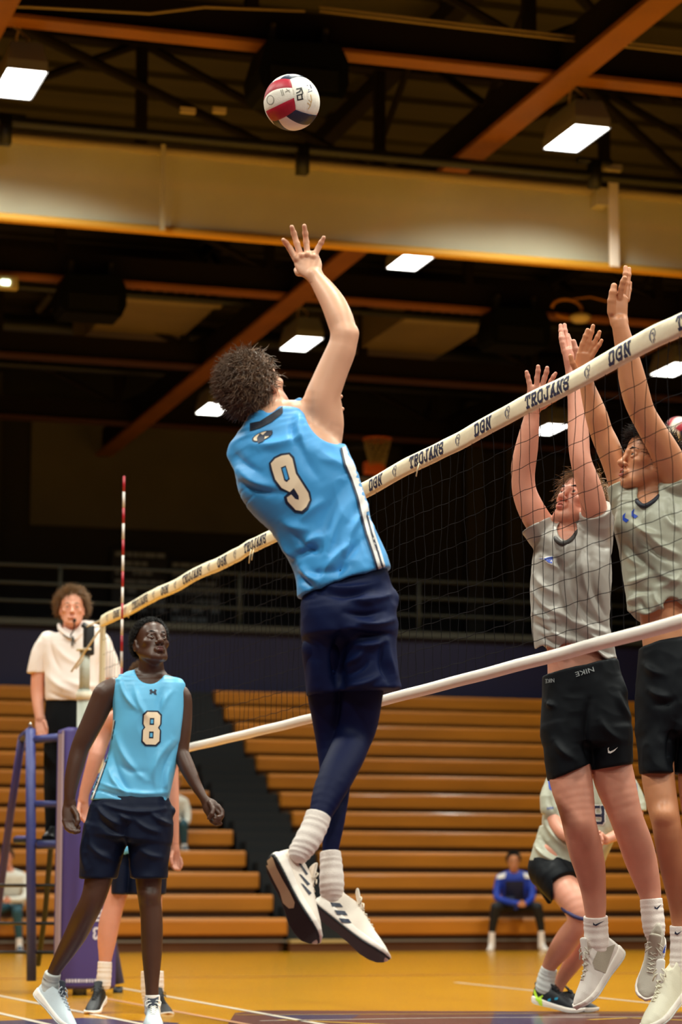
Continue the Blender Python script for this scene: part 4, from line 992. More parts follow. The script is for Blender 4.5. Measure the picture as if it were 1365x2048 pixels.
# ================================================================ PEOPLE
cloth_kw = dict(rough=.55, bump=.12, bscale=900)
sky9 = mat('jersey_blue', (66, 162, 230), .48, bump=.1, bscale=700, sheen=.2); navyS = mat('shorts_navy', (3, 19, 62), .62, spec=.22); tightM = mat('tights_navy', (2, 12, 54), .62, spec=.2)
blackS = mat('shorts_black', (9, 13, 19), .6, spec=.15); greyJ = mat('jersey_grey', (176, 170, 162), .40, sheen=.1); greyJ2 = mat('jersey_grey_green', (170, 170, 152), .40, sheen=.1)
skinL = mat('skin_light', (226, 170, 138), .45, sss=.12, var=.06, vscale=9); skinR = mat('skin_rosy', (214, 148, 124), .45, sss=.12, var=.08, vscale=9); skinT = mat('skin_tan', (204, 138, 98), .42, sss=.1, var=.06, vscale=9)
skinD = mat('skin_dark', (76, 46, 32), .44, sss=.05, var=.08, vscale=9); whiteC = mat('sock_white', (240, 228, 220), .8, bump=.2, bscale=300)
black_hair = mat('hair_black', (14, 12, 13), .6); brown_hair = mat('hair_brown', (104, 76, 54), .42, var=.5, vscale=45); sandy = mat('hair_sandy', (134, 96, 56), .45, var=.5, vscale=40); curlyb = mat('hair_curly', (122, 88, 52), .5, var=.4, vscale=30); dkhair = mat('hair_dark_brown', (34, 24, 20), .45)
lipD = mat('lips_dark', (92, 54, 52), .35); lipL = mat('lips_pink', (196, 110, 96), .4); irisB = mat('iris_brown', (34, 20, 14), .12); cream = mat('number_cream', (246, 222, 190), .55); outline = mat('number_outline', (16, 26, 56), .5)
wmat = mat('print_white', (236, 232, 228), .5); bluep = mat('print_blue', (16, 62, 170), .5)
def H(fig, p, n, th=.012, depth=.05): pass

# ---------------------------------------------------------------- player 9, hitting, seen from behind
def player9():
    g = Fig(8.2, 'person', 'airborne player in light blue jersey number 9 seen from behind reaching for the ball', 'person', 620)
    b = g.body
    L = [(500, 862, 604, 806, .075), (474, 893, 640, 842, .105), (465, 938, 682, 890, .125), (478, 972, 704, 928, .13), (518, 1015, 727, 978, .128), (550, 1060, 742, 1030, .122), (573, 1098, 752, 1072, .12), (584, 1132, 768, 1106, .125), (596, 1180, 783, 1140, .135)]
    g.secs(b, L[:-2], .02, inset=9, dk=.93); g.secs(b, [L[-3], L[-2], L[-1]], .02, inset=16, dk=.8)
    g.secs(b, [(618, 1185, 768, 1155, .09), (614, 1235, 776, 1228, .11), (622, 1265, 765, 1262, .10)], .02)
    # raised right arm
    g.chain(b, [(630, 880, 40, .02), (640, 842, 37, .01), (641, 806, 35), (654, 770, 33), (668, 735, 31), (683, 700, 29.5), (690, 672, 25.5)], .02)
    g.chain(b, [(690, 672, 25.5), (681, 640, 27, .02), (667, 607, 25, .05), (650, 580, 21, .08), (638, 563, 17.5, .1), (630, 552, 16, .11)], .015)
    g.ball(b, 704, 664, 12, -.005, .015)
    g.chain(b, [(655, 890, 26, .04), (668, 850, 20, .03), (668, 815, 16, .02)], .03)
    g.hand(None, [(615, 556, 645, 549, .014, .11), (596, 541, 646, 534, .015, .12), (588, 524, 641, 520, .013, .13), (587, 514, 634, 508, .010, .135)],
           [([(592, 518, .13), (580, 497, .13), (572, 486, .12), (567, 480, .10)], 7, 4.4), ([(602, 512, .135), (594, 487, .135), (588, 467, .13), (584, 454, .115)], 6.8, 4.6),
            ([(615, 510, .135), (613, 485, .14), (611, 467, .13), (609, 452, .115)], 6.6, 4.5), ([(628, 514, .13), (637, 496, .135), (643, 485, .13), (648, 475, .12)], 6.4, 4.0)],
           ([(610, 546, .12), (598, 545, .155), (594, 540, .18)], 8, 6.2))
    for kx, ky in ((594, 518), (603, 511), (615, 509), (627, 513)): g.ball(b, kx, ky, 6.3, .122, .006)
    # left arm, folded in front of the chest
    g.chain(b, [(496, 905, 36, .03), (530, 935, 30, .20), (560, 930, 25, .33), (600, 880, 20, .36), (640, 840, 15, .34)], .02)
    g.hand(None, [(634, 846, 640, 826, .013, .34), (652, 838, 656, 808, .012, .33)],
           [([(654, 812, .33), (668, 803, .33), (676, 797, .32), (682, 793, .31)], 6, 4.4), ([(656, 828, .33), (670, 823, .33), (678, 819, .32), (685, 818, .31)], 6, 4.4), ([(654, 836, .33), (664, 838, .33), (672, 838, .32)], 5.5, 4.2), ([(656, 820, .34), (668, 814, .35), (674, 810, .34)], 5.5, 4.2)],
           ([(648, 820, .34), (656, 806, .35), (662, 800, .35)], 6, 5))
    g.head(514, 782, .02, (.40, .52, -.76), 1.03, -.30, features=False, h=.0035)
    g.neck(548, 848, 38, .02, .056)
    g.chain(b, [(520, 858, 30), (545, 848, 36), (585, 832, 32)], .03)
    # legs inside the tights
    RL = [(728, 1300, 52), (724, 1380, 44, .02), (716, 1445, 40, .05), (705, 1482, 37, .04), (690, 1518, 37, -.01), (670, 1558, 35, -.07), (652, 1600, 29, -.12), (640, 1636, 21, -.16), (626, 1672, 18, -.18)]
    LL = [(650, 1300, 46), (652, 1380, 38, .05), (660, 1440, 35, .09), (668, 1500, 33, .1), (672, 1570, 29, .06), (668, 1640, 22, .03), (661, 1700, 16, .01), (666, 1745, 16, .0)]
    g.chain(b, [(x[0], x[1], x[2]*.95)+tuple(x[3:]) for x in RL], .01); g.chain(b, [(x[0], x[1], x[2]*.95)+tuple(x[3:]) for x in LL], .01)
    g.build(b, 'body', skinL, .0055, fine=g.fine)
    t = SDF(); g.chain(t, RL[:-1], .012); g.chain(t, LL[:-1], .004)
    g.build(t, 'leggings', tightM, .005, cloth=(.0012, 14, (1, 1, 1)))
    # jersey
    j = SDF(); g.secs(j, L+[(602, 1235, 793, 1190, .14)], .02)
    g.chain(j, [(496, 905, 40, .02), (507, 918, 36, .09)], .03)
    g.ball(j, 740, 1120, 22, 0, .03)
    g.chain(j, [(572, 836, 20, .0), (590, 818, 17, .0), (600, 806, 12, .0)], .02)
    a1 = g.pt(684, 812, -.5); a2 = g.pt(684, 812, .5)
    j.cone(a1, a2, 78*mpp(a1), 78*mpp(a2), .006, 'sub')
    g.chain(j, [(536, 812, 10, -.16), (542, 810, 20, .0), (548, 802, 28, .16)], .006, 'sub')
    hp = g.pt(691, 1166); n = g.pt(598, 1201)-g.pt(786, 1140); n = np.cross(n, FH); n = n if n[2] < 0 else -n
    j.plane(hp, n, .004); j.hollow(hp, n/np.linalg.norm(n), .013, .05)
    F = [(508, 890, 600, 872, 12, .010), (600, 872, 640, 960, 14, -.006), (478, 940, 545, 975, 12, .010), (480, 965, 560, 985, 9, -.008), (468, 905, 520, 945, 10, -.006), (598, 830, 612, 900, 8, .008), (585, 840, 590, 890, 7, -.006),
         (700, 960, 640, 1080, 18, -.007), (722, 990, 655, 1110, 12, .011), (735, 1010, 690, 1120, 10, .009), (712, 1000, 668, 1085, 9, -.008), (650, 1070, 600, 1100, 12, .010), (640, 1095, 585, 1120, 9, -.010), (700, 1090, 640, 1170, 11, .012), (725, 1080, 672, 1165, 10, -.009), (745, 1040, 752, 1120, 9, .009), (585, 1065, 640, 1105, 8, -.007), (600, 1130, 640, 1165, 10, .010), (600, 1150, 625, 1175, 8, -.010), (560, 1040, 620, 1060, 12, .007), (640, 900, 700, 935, 14, .006), (615, 1145, 700, 1130, 9, -.007), (560, 1075, 600, 1122, 9, .008), (655, 1000, 600, 1045, 12, .006)]
    o, V, Q = g.build(j, 'jersey', sky9, .0048, cloth=(.006, 9, (1, .8, 1)), folds=F)
    bv = bvh_of(V, Q)
    out9 = [(540, 924), (556, 911), (579, 906), (590, 920), (598, 950), (622, 985), (624, 1000), (617, 1015), (606, 1026), (590, 1024), (570, 1003), (569, 990), (577, 984), (562, 982), (548, 962), (540, 940)]
    decal('number_outline', [[[(538, 926), (548, 914), (562, 907), (580, 905), (589, 914), (596, 945), (621, 984), (624, 1000), (617, 1018), (606, 1027), (590, 1025), (571, 1006), (568, 994), (577, 985), (560, 979), (547, 961), (540, 940)]]], bv, outline, o, .003)
    decal('number_fill', [[[(542, 927), (551, 917), (564, 911), (578, 909), (585, 917), (592, 947), (617, 986), (620, 1000), (613, 1014), (604, 1022), (592, 1020), (576, 1003), (574, 995), (583, 989), (591, 998), (598, 1000), (598, 992), (588, 976), (580, 984), (564, 976), (551, 959), (545, 940)], [(564, 937), (571, 933), (578, 957), (574, 961)]]], bv, cream, o, .0045)
    decal('number_counter', [[[(562, 935), (572, 931), (580, 958), (574, 964), (569, 961)]]], bv, outline, o, .005); decal('number_counter', [[[(565, 937), (571, 934), (577, 957), (574, 960), (571, 958)]]], bv, sky9, o, .0056)
    decal('shoulder_emblem', [[[(508+21*cos(t)+20-3, 872-9*sin(t)*1.0-7*cos(t)) for t in np.linspace(0, 2*pi, 16, endpoint=False)]]], bv, outline, o, .003)
    decal('shoulder_emblem', [[[(508+18*cos(t)+17, 872-7.5*sin(t)-6*cos(t)) for t in np.linspace(0, 2*pi, 16, endpoint=False)]]], bv, cream, o, .0042)
    decal('shoulder_emblem', [[[(514, 876), (520, 866), (526, 870), (534, 862), (546, 860), (540, 872), (530, 872), (528, 882), (516, 886)]]], bv, outline, o, .005)
    # side stripe
    st = [(690, 893), (697, 925), (710, 955), (722, 990), (731, 1030), (740, 1065), (752, 1100), (764, 1140)]
    decal('side_stripe', [[[(x-5, y+2) for x, y in st]+[(x+9, y-3) for x, y in st[::-1]]]], bv, wmat, o, .006, 9)
    decal('side_stripe', [[[(x-9, y+3) for x, y in st]+[(x-5, y+2) for x, y in st[::-1]]]], bv, outline, o, .007, 9)
    decal('side_stripe', [[[(x+2, y+1) for x, y in st[4:]]+[(x+5, y-2) for x, y in st[4:][::-1]]]], bv, outline, o, .0075, 9)
    # armhole and neck trim
    decal('collar', [[[(500, 862), (520, 856), (545, 843), (566, 826), (566, 812), (545, 826), (520, 842), (500, 846)]]], bv, mat('collar_navy', (14, 20, 40), .6), o, .004)
    # shorts
    s = SDF(); g.secs(s, [(608, 1135, 770, 1112, .108), (608, 1165, 775, 1142, .115), (605, 1195, 783, 1168, .122), (602, 1230, 793, 1212, .15), (606, 1270, 792, 1265, .155)], .02)
    g.secs(s, [(680, 1250, 793, 1245, .12), (676, 1320, 792, 1310, .115), (674, 1400, 806, 1400, .115)], .02, n=2.1); g.secs(s, [(604, 1250, 715, 1250, .13, .02), (608, 1320, 696, 1320, .11, .03), (614, 1390, 690, 1390, .10, .05)], .02, n=2.1)
    g.ball(s, 782, 1195, 13, -.0, .03)
    p1 = g.pt(740, 1382); n1 = np.array([0, 0, -1.])+.06*RT; s.plane(p1, n1, .006); s.hollow(p1, n1/np.linalg.norm(n1), .012, .07)
    F = [(700, 1200, 780, 1190, 8, .012), (690, 1225, 770, 1222, 8, -.010), (720, 1245, 785, 1240, 7, .011), (700, 1262, 780, 1268, 7, -.009), (712, 1290, 770, 1282, 8, .012), (690, 1330, 730, 1300, 8, .010), (690, 1350, 740, 1320, 7, -.008), (700, 1372, 760, 1350, 8, .010), (775, 1280, 790, 1350, 9, .010), (765, 1290, 778, 1365, 8, -.012), (640, 1170, 760, 1165, 9, .008), (660, 1190, 740, 1180, 8, -.008), (682, 1260, 684, 1380, 14, -.016)]
    o2, V2, Q2 = g.build(s, 'shorts', navyS, .005, cloth=(.004, 11, (1, 1.2, 1)), folds=F)
    decal('hem_logo', [[[(763, 1388), (769, 1390), (768, 1396), (763, 1398)]]], bvh_of(V2, Q2), wmat, o2, .004)
    g.hair(brown_hair, 6500, (.03, .062), lambda d: d[:, 2] > -.66+1.15*np.clip(d[:, 1]+.30, 0, 2), comb=(-.25, -.15, -.1), curl=.42, r=.0021, lift=.38, seed=3, cap=1.05, clump=26)
    for pts in ([(638, 1629, 26, -.155), (629, 1655, 26, -.17), (615, 1682, 26, -.185), (600, 1704, 23, -.19)], [(661, 1703, 21, .01), (663, 1735, 23, .0), (664, 1768, 25, -.01), (663, 1790, 22, -.0)]): sock(g, pts, whiteC)
    mats = (mat('shoe_cream', (240, 226, 212), .6, bump=.15, bscale=300), mat('midsole_white', (246, 236, 226), .5), mat('outsole_black', (16, 18, 24), .5), mat('lace_cream', (226, 212, 190), .7), mat('tongue_cream', (230, 216, 200), .7))
    so, bv, G_ = shoe(g, 'shoe', (535, 1712), (.44, -.90, .12), (.74, .34, -.58), .315, mats, -.19, W=1.08)
    for q in ([(597, 1724), (603, 1728), (617, 1748), (613, 1750)], [(598, 1747), (604, 1750), (621, 1768), (616, 1771)], [(602, 1766), (607, 1768), (624, 1786), (619, 1790)]): decal('stripe', [[q]], bv, outline, so, .003)
    tan_ = mat('sole_tan', (196, 160, 124), .5)
    decal('sole_pad', [[[(530, 1712), (537, 1708), (546, 1716), (553, 1735), (566, 1760), (580, 1784), (590, 1805), (588, 1816), (578, 1817), (566, 1806), (560, 1785), (548, 1762), (538, 1742), (531, 1728)]]], bv, tan_, so, .002)
    so, bv, G_ = shoe(g, 'shoe', (622, 1812), (.76, -.62, .20), (.60, .70, -.34), .305, mats, .0, W=1.08)
    for q in ([(661, 1805), (680, 1806), (687, 1814), (665, 1813)], [(669, 1820), (690, 1822), (696, 1830), (675, 1829)], [(678, 1836), (698, 1838), (704, 1846), (684, 1845)]): decal('stripe', [[q]], bv, outline, so, .003)
player9()

# ---------------------------------------------------------------- player 8, facing the camera
def player8():
    g = Fig(11.8, 'person', 'player in light blue jersey number 8 walking forward and looking up, left of the picture', 'person', 270); b = g.body
    L = [(258, 1350, 340, 1354, .055), (229, 1356, 366, 1372, .085), (226, 1385, 370, 1394, .105), (226, 1430, 368, 1434, .118), (222, 1475, 362, 1475, .118), (214, 1520, 353, 1520, .115), (200, 1560, 345, 1560, .118), (184, 1598, 338, 1594, .125)]
    g.secs(b, L, .02, inset=5, dk=.93); g.secs(b, [(190, 1600, 332, 1600, .11), (188, 1650, 334, 1650, .12)], .02)
    g.chain(b, [(228, 1376, 21), (212, 1388, 25), (203, 1405, 24), (187, 1440, 22.5, -.0), (170, 1475, 20.5, .0), (159, 1500, 18.5, .0), (151, 1530, 17.5, -.01), (144, 1560, 15, -.02), (140, 1590, 11.5, -.03), (140, 1606, 10.5, -.03)], .012)
    g.chain(b, [(352, 1382, 20), (366, 1394, 17), (369, 1420, 16), (366, 1460, 17), (362, 1500, 16), (366, 1515, 16, -.01), (376, 1538, 15.5, -.03), (391, 1568, 12.2, -.05), (406, 1594, 8.8, -.07), (411, 1602, 8.5, -.07)], .012)
    g.hand(None, [(128, 1604, 152, 1604, .016, -.03), (124, 1622, 153, 1622, .015, -.04), (125, 1640, 150, 1644, .013, -.05)],
           [([(129, 1642, -.05), (134, 1656, -.06), (142, 1662, -.07), (150, 1662, -.08)], 5.4, 4), ([(135, 1644, -.05), (141, 1659, -.065), (150, 1664, -.08), (158, 1663, -.085)], 5.4, 3.9), ([(142, 1645, -.05), (147, 1655, -.06), (153, 1659, -.075), (158, 1655, -.08)], 5, 3.8), ([(148, 1640, -.05), (153, 1650, -.06), (157, 1652, -.07)], 4.6, 3.6)],
           ([(147, 1618, -.05), (154, 1630, -.07), (156, 1642, -.085), (153, 1650, -.09)], 5.8, 4.2), h=.0035)
    g.hand(None, [(404, 1606, 418, 1596, .016, -.07), (406, 1620, 432, 1602, .016, -.08), (414, 1632, 440, 1614, .014, -.085)],
           [([(436, 1612, -.085), (444, 1622, -.095), (444, 1632, -.11), (436, 1634, -.12)], 5, 3.8), ([(431, 1619, -.085), (442, 1630, -.10), (440, 1638, -.115), (430, 1637, -.12)], 5, 3.8), ([(425, 1626, -.085), (434, 1638, -.10), (438, 1642, -.11), (430, 1643, -.12)], 5, 3.7), ([(418, 1630, -.085), (424, 1642, -.095), (434, 1648, -.10), (442, 1647, -.105)], 4.8, 3.4)],
           ([(420, 1606, -.09), (426, 1618, -.115), (424, 1628, -.125), (418, 1636, -.12)], 5.4, 4), h=.0035)
    g.head(302, 1293, -.02, (.43, .36, .82), 1.0, .04, lip=1.12, nose=1.2, open_=.2, h=.0024, lipm=lipD, browm=black_hair, irism=irisB, gaze=(.1, 1, -.05))
    g.neck(303, 1358, 29, .02)
    g.chain(b, [(262, 1372, 18, .01), (303, 1366, 26, .01), (342, 1374, 18, .01)], .02)
    R1 = [(212, 1650, 36), (204, 1720, 31, -.02), (193, 1775, 26, -.03), (183, 1805, 24, -.03), (168, 1835, 24, .0), (152, 1868, 22.5, .05), (132, 1902, 18.5, .10), (112, 1936, 13.5, .14), (101, 1962, 13, .16), (98, 1985, 13, .16)]
    R2 = [(296, 1650, 36), (297, 1720, 30), (298, 1775, 25), (300, 1805, 22.5), (303, 1835, 22), (304, 1868, 22), (304, 1903, 20.5), (304, 1940, 17), (304, 1975, 13.5), (305, 2010, 13)]
    g.chain(b, R1, .012); g.chain(b, R2, .012)
    g.ball(b, 188, 1790, 17, -.035, .02); g.ball(b, 299, 1792, 17, -.03, .02)
    g.build(b, 'body', skinD, .006, fine=g.fine)
    j = SDF(); g.secs(j, L+[(176, 1640, 337, 1630, .13)], .02)
    g.chain(j, [(300, 1336, 31, -.2), (301, 1336, 31, .0), (301, 1334, 32, .2)], .005, 'sub')
    g.chain(j, [(206, 1400, 20, -.3), (206, 1400, 20, .3)], .004, 'sub')
    hp = g.pt(260, 1603); n = np.array([0, 0, -1.])-.03*RT; j.plane(hp, n, .004); j.hollow(hp, n/np.linalg.norm(n), .012, .05)
    F = [(240, 1360, 275, 1420, 6, .008), (270, 1372, 300, 1440, 7, .007), (330, 1370, 318, 1440, 8, -.006), (345, 1380, 325, 1420, 6, .006), (232, 1470, 290, 1560, 8, .008), (225, 1500, 262, 1590, 8, -.007), (345, 1480, 300, 1560, 8, .008), (355, 1490, 325, 1575, 7, -.008), (218, 1540, 250, 1585, 6, .008), (340, 1530, 335, 1590, 6, .008), (200, 1565, 330, 1585, 5, .007), (200, 1580, 330, 1594, 4, -.006), (318, 1500, 312, 1580, 6, .006), (240, 1530, 290, 1545, 8, -.006), (210, 1500, 190, 1580, 6, -.009)]
    o, V, Q = g.build(j, 'jersey', mat('jersey_sky', (104, 190, 236), .42), .0055, cloth=(.0035, 10, (1, .7, 1)), folds=F)
    bv = bvh_of(V, Q)
    def oct8(x0, y0, x1, y1, c, w_): return [(x0+c, y0), (x1-c, y0), (x1, y0+c), (x1, y0+(y1-y0)*.42-w_), (x1-w_-1, y0+(y1-y0)*.48), (x1, y0+(y1-y0)*.56), (x1, y1-c), (x1-c, y1), (x0+c, y1), (x0, y1-c), (x0, y0+(y1-y0)*.56), (x0+w_+1, y0+(y1-y0)*.48), (x0, y0+(y1-y0)*.42-w_), (x0, y0+c)]
    sk = lambda pts: [(x-(y-1456)*.05, y+.02*(x-303)) for x, y in pts]
    decal('number_outline', [[sk(oct8(284, 1421, 323, 1492, 8, 3))]], bv, outline, o, .003)
    decal('number_fill', [[sk(oct8(287, 1424, 320, 1489, 7, 3)), sk([(299, 1436), (308, 1436), (308, 1450), (299, 1450)]), sk([(299, 1463), (308, 1463), (308, 1477), (299, 1477)])]], bv, cream, o, .0045, 5)
    for y in (1439, 1466): decal('number_counter', [[sk([(301, y), (306, y), (306, y+8), (301, y+8)])]], bv, MATS['jersey_sky'], o, .0052)
    for q in ([(299, 1380), (303, 1378), (306, 1382), (303, 1384), (304, 1388), (299, 1387), (301, 1384)], [(314, 1390), (309, 1388), (306, 1383), (309, 1381), (309, 1378), (314, 1380), (312, 1384)], [(301, 1382), (312, 1383), (312, 1386), (301, 1385)]): decal('chest_logo', [[q]], bv, outline, o, .003)
    st = [(228, 1440), (221, 1480), (212, 1520), (198, 1560), (184, 1598)]
    decal('side_panel', [[[(x-12, y) for x, y in st]+[(x+3, y) for x, y in st[::-1]]]], bv, outline, o, .006, 9)
    decal('side_panel', [[[(x-2, y) for x, y in st]+[(x+1.5, y) for x, y in st[::-1]]]], bv, wmat, o, .0075, 9)
    c = SDF(); pts = []
    for t in np.linspace(0, 2*pi, 20, endpoint=False): pts.append((300+31*cos(t), 1348+10*sin(t)+4*cos(t)*.6, 4.6, .02-.068*sin(t)))
    g.chain(c, pts+[pts[0]], .003); g.build(c, 'collar', mat('collar_black', (14, 18, 26), .6), .004, o)
    s = SDF(); g.secs(s, [(188, 1590, 332, 1588, .115), (180, 1612, 342, 1608, .13), (173, 1645, 347, 1640, .14), (168, 1675, 344, 1675, .14)], .02)
    g.secs(s, [(167, 1660, 262, 1660, .12), (161, 1705, 245, 1708, .11), (157, 1790, 226, 1795, .105)], .012, n=2.1); g.secs(s, [(252, 1660, 345, 1660, .12), (258, 1710, 339, 1710, .11), (262, 1790, 334, 1790, .105)], .012, n=2.1)
    g.ball(s, 342, 1622, 9, 0, .02)
    p1 = g.pt(245, 1757); n1 = np.array([0, 0, -1.]); s.plane(p1, n1, .005); s.hollow(p1, n1, .012, .06)
    F = [(195, 1615, 240, 1650, 6, .009), (200, 1640, 245, 1670, 6, -.008), (210, 1610, 330, 1618, 5, .007), (300, 1625, 345, 1650, 6, .009), (270, 1640, 320, 1665, 6, .007), (255, 1640, 250, 1690, 8, -.010), (180, 1690, 225, 1720, 7, .007), (280, 1700, 325, 1715, 7, .007), (175, 1660, 170, 1740, 6, .008), (240, 1630, 262, 1640, 5, .008)]
    g.build(s, 'shorts', mat('shorts_deep_navy', (4, 16, 42), .6, spec=.22), .0055, cloth=(.004, 11, (1, 1, 1)), folds=F)
    g.hair(black_hair, 8000, (.008, .032), lambda d: (d[:, 2] > -.45+1.0*np.clip(d[:, 1]+.30, 0, 2)), curl=1.2, r=.0023, lift=.9, seed=5, cap=1.09)
    so, sb = sock(g, [(106, 1946, 16.5, .14), (102, 1962, 17.5, .155), (99, 1982, 19, .16), (97, 1996, 18, .16)], mat('sock_grey', (196, 198, 196), .8, bump=.2, bscale=300))
    decal('sock_logo', [[[(85, 1951), (88, 1959), (94, 1961), (89, 1958)]]], sb, outline, so, .003)
    sock(g, [(305, 1990, 15, 0), (305, 2005, 16, .0), (305, 2022, 16, .0)], whiteC)
    mats = (mat('shoe_pale_blue', (206, 218, 226), .55, bump=.15, bscale=300), mat('midsole_white', (246, 236, 226), .5), mat('outsole_pale', (226, 228, 224), .5), mat('lace_grey', (180, 190, 200), .7), mat('tongue_navy', (30, 38, 56), .6))
    shoe(g, 'shoe', (67, 1988), (.66, -.62, .45), (.62, .74, .12), .305, mats, .18)
    mats2 = (mats[0], mats[1], mats[2], mat('lace_white', (240, 238, 232), .7), mats[4])
    so, bv, G_ = shoe(g, 'shoe', (306, 2052), (.08, -.06, 1), (0, 1, .12), .31, mats2, .07)
    decal('tongue_signature', [[q] for q in stroke_quads([[(302, 2010), (306, 2004), (308, 2012), (312, 2003), (318, 2010)], [(300, 2008), (320, 2007)]], 1.2)], bv, wmat, so, .012)
player8()

# ---------------------------------------------------------------- team mate hidden behind player 8
def mate():
    g = Fig(13.9, 'person', 'teammate mostly hidden behind player 8, bare arms and one leg with white sock showing', 'person', 270); b = g.body
    L = [(250, 1410, 335, 1410, .09), (238, 1430, 350, 1430, .11), (240, 1500, 345, 1500, .12), (240, 1580, 338, 1580, .11), (232, 1630, 338, 1630, .12), (232, 1700, 336, 1700, .12)]
    g.secs(b, L, .02, inset=4, dk=.92); g.head(290, 1372, .05, (0, -.2, 1), 1.0, features=False, h=.006); g.neck(292, 1420, 24, .04)
    g.chain(b, [(245, 1432, 20), (215, 1450, 19, .04), (202, 1480, 17, .04), (193, 1510, 16), (182, 1545, 14), (171, 1578, 11), (166, 1600, 9.5)], .012)
    g.chain(b, [(335, 1432, 18), (340, 1480, 16, .05), (344, 1540, 13, .02), (346, 1600, 12.5), (348, 1650, 10.5), (350, 1685, 8.5), (350, 1700, 8.5)], .012)
    g.hand(None, [(157, 1600, 176, 1600, .014), (158, 1614, 178, 1614, .014), (162, 1626, 179, 1624, .012)], [([(163, 1628, 0), (166, 1638, -.01), (171, 1644, -.02)], 4.4, 3.2), ([(169, 1628, 0), (172, 1640, -.01), (174, 1648, -.02)], 4.4, 3.2), ([(174, 1627, 0), (177, 1636, -.01), (177, 1644, -.02)], 4.4, 3.2), ([(178, 1622, 0), (179, 1632, -.01), (178, 1638, -.02)], 4, 3)], ([(160, 1606, -.01), (157, 1622, -.03), (161, 1634, -.04)], 4.6, 3.4), h=.004)
    g.hand(None, [(342, 1695, 358, 1695, .013), (341, 1708, 361, 1710, .013), (342, 1720, 362, 1722, .011)], [([(345, 1720, 0), (345, 1732, -.015), (350, 1738, -.03)], 4.2, 3.2), ([(350, 1721, 0), (351, 1734, -.015), (355, 1739, -.03)], 4.2, 3.2), ([(356, 1721, 0), (358, 1733, -.01), (359, 1739, -.02)], 4.2, 3.2), ([(361, 1718, 0), (363, 1728, -.01), (362, 1735, -.02)], 4, 3)], ([(346, 1702, -.01), (342, 1716, -.035), (344, 1728, -.04)], 4.6, 3.4), h=.004)
    R1 = [(250, 1680, 26), (242, 1740, 24), (235, 1785, 21), (228, 1812, 20), (219, 1845, 21), (214, 1880, 19), (211, 1915, 13.5), (209, 1940, 11), (208, 1965, 11)]
    R2 = [(305, 1680, 26), (305, 1760, 22), (305, 1810, 19), (306, 1860, 19), (306, 1920, 13), (306, 1990, 11)]
    g.chain(b, R1, .01); g.chain(b, R2, .01)
    g.build(b, 'body', skinR, .008, fine=g.fine)
    j = SDF(); g.secs(j, L, .02); g.chain(j, [(262, 1690, 12, -.12), (248, 1700, 9, -.13)], .02); g.build(j, 'jersey', MATS['jersey_sky'], .008, cloth=(.004, 9, (1, 1, 1)))
    s = SDF(); g.secs(s, [(228, 1610, 338, 1610, .12), (226, 1690, 338, 1690, .14)], .02); g.secs(s, [(222, 1690, 270, 1690, .11), (222, 1800, 256, 1800, .1)], .01, n=2.1); g.secs(s, [(254, 1690, 336, 1690, .11), (254, 1830, 330, 1830, .1)], .01, n=2.1)
    p1 = g.pt(240, 1764); s.plane(p1, (0, 0, -1), .004, g.pt(200, 1764, -.3), g.pt(253, 1850, .3)); s.plane(g.pt(290, 1789), (0, 0, -1), .004)
    g.build(s, 'shorts', MATS['shorts_deep_navy'], .006, cloth=(.003, 11, (1, 1, 1)))
    sock(g, [(210, 1923, 14), (209, 1945, 14.5), (207, 1968, 15)], whiteC); sock(g, [(305, 1942, 22.5), (305, 1975, 23), (306, 2000, 20)], whiteC)
    mt = (mat('shoe_black', (14, 18, 26), .5, bump=.15, bscale=300), mat('midsole_white', (246, 236, 226), .5), mat('outsole_gum', (170, 110, 60), .5), mat('lace_black', (20, 22, 28), .7), mat('tongue_black', (20, 24, 32), .6))
    shoe(g, 'shoe', (206, 2003), (-.16, -.28, 1), (-.02, 1, .2), .29, mt, .05, W=.92); shoe(g, 'shoe', (309, 2022), (.35, -.12, 1), (0, 1, .1), .29, mt, .02, W=.92)
    g.hair(brown_hair, 2500, (.02, .035), std_mask(0, -.5, 1.0), seed=9, r=.0024, cap=1.06)
mate()

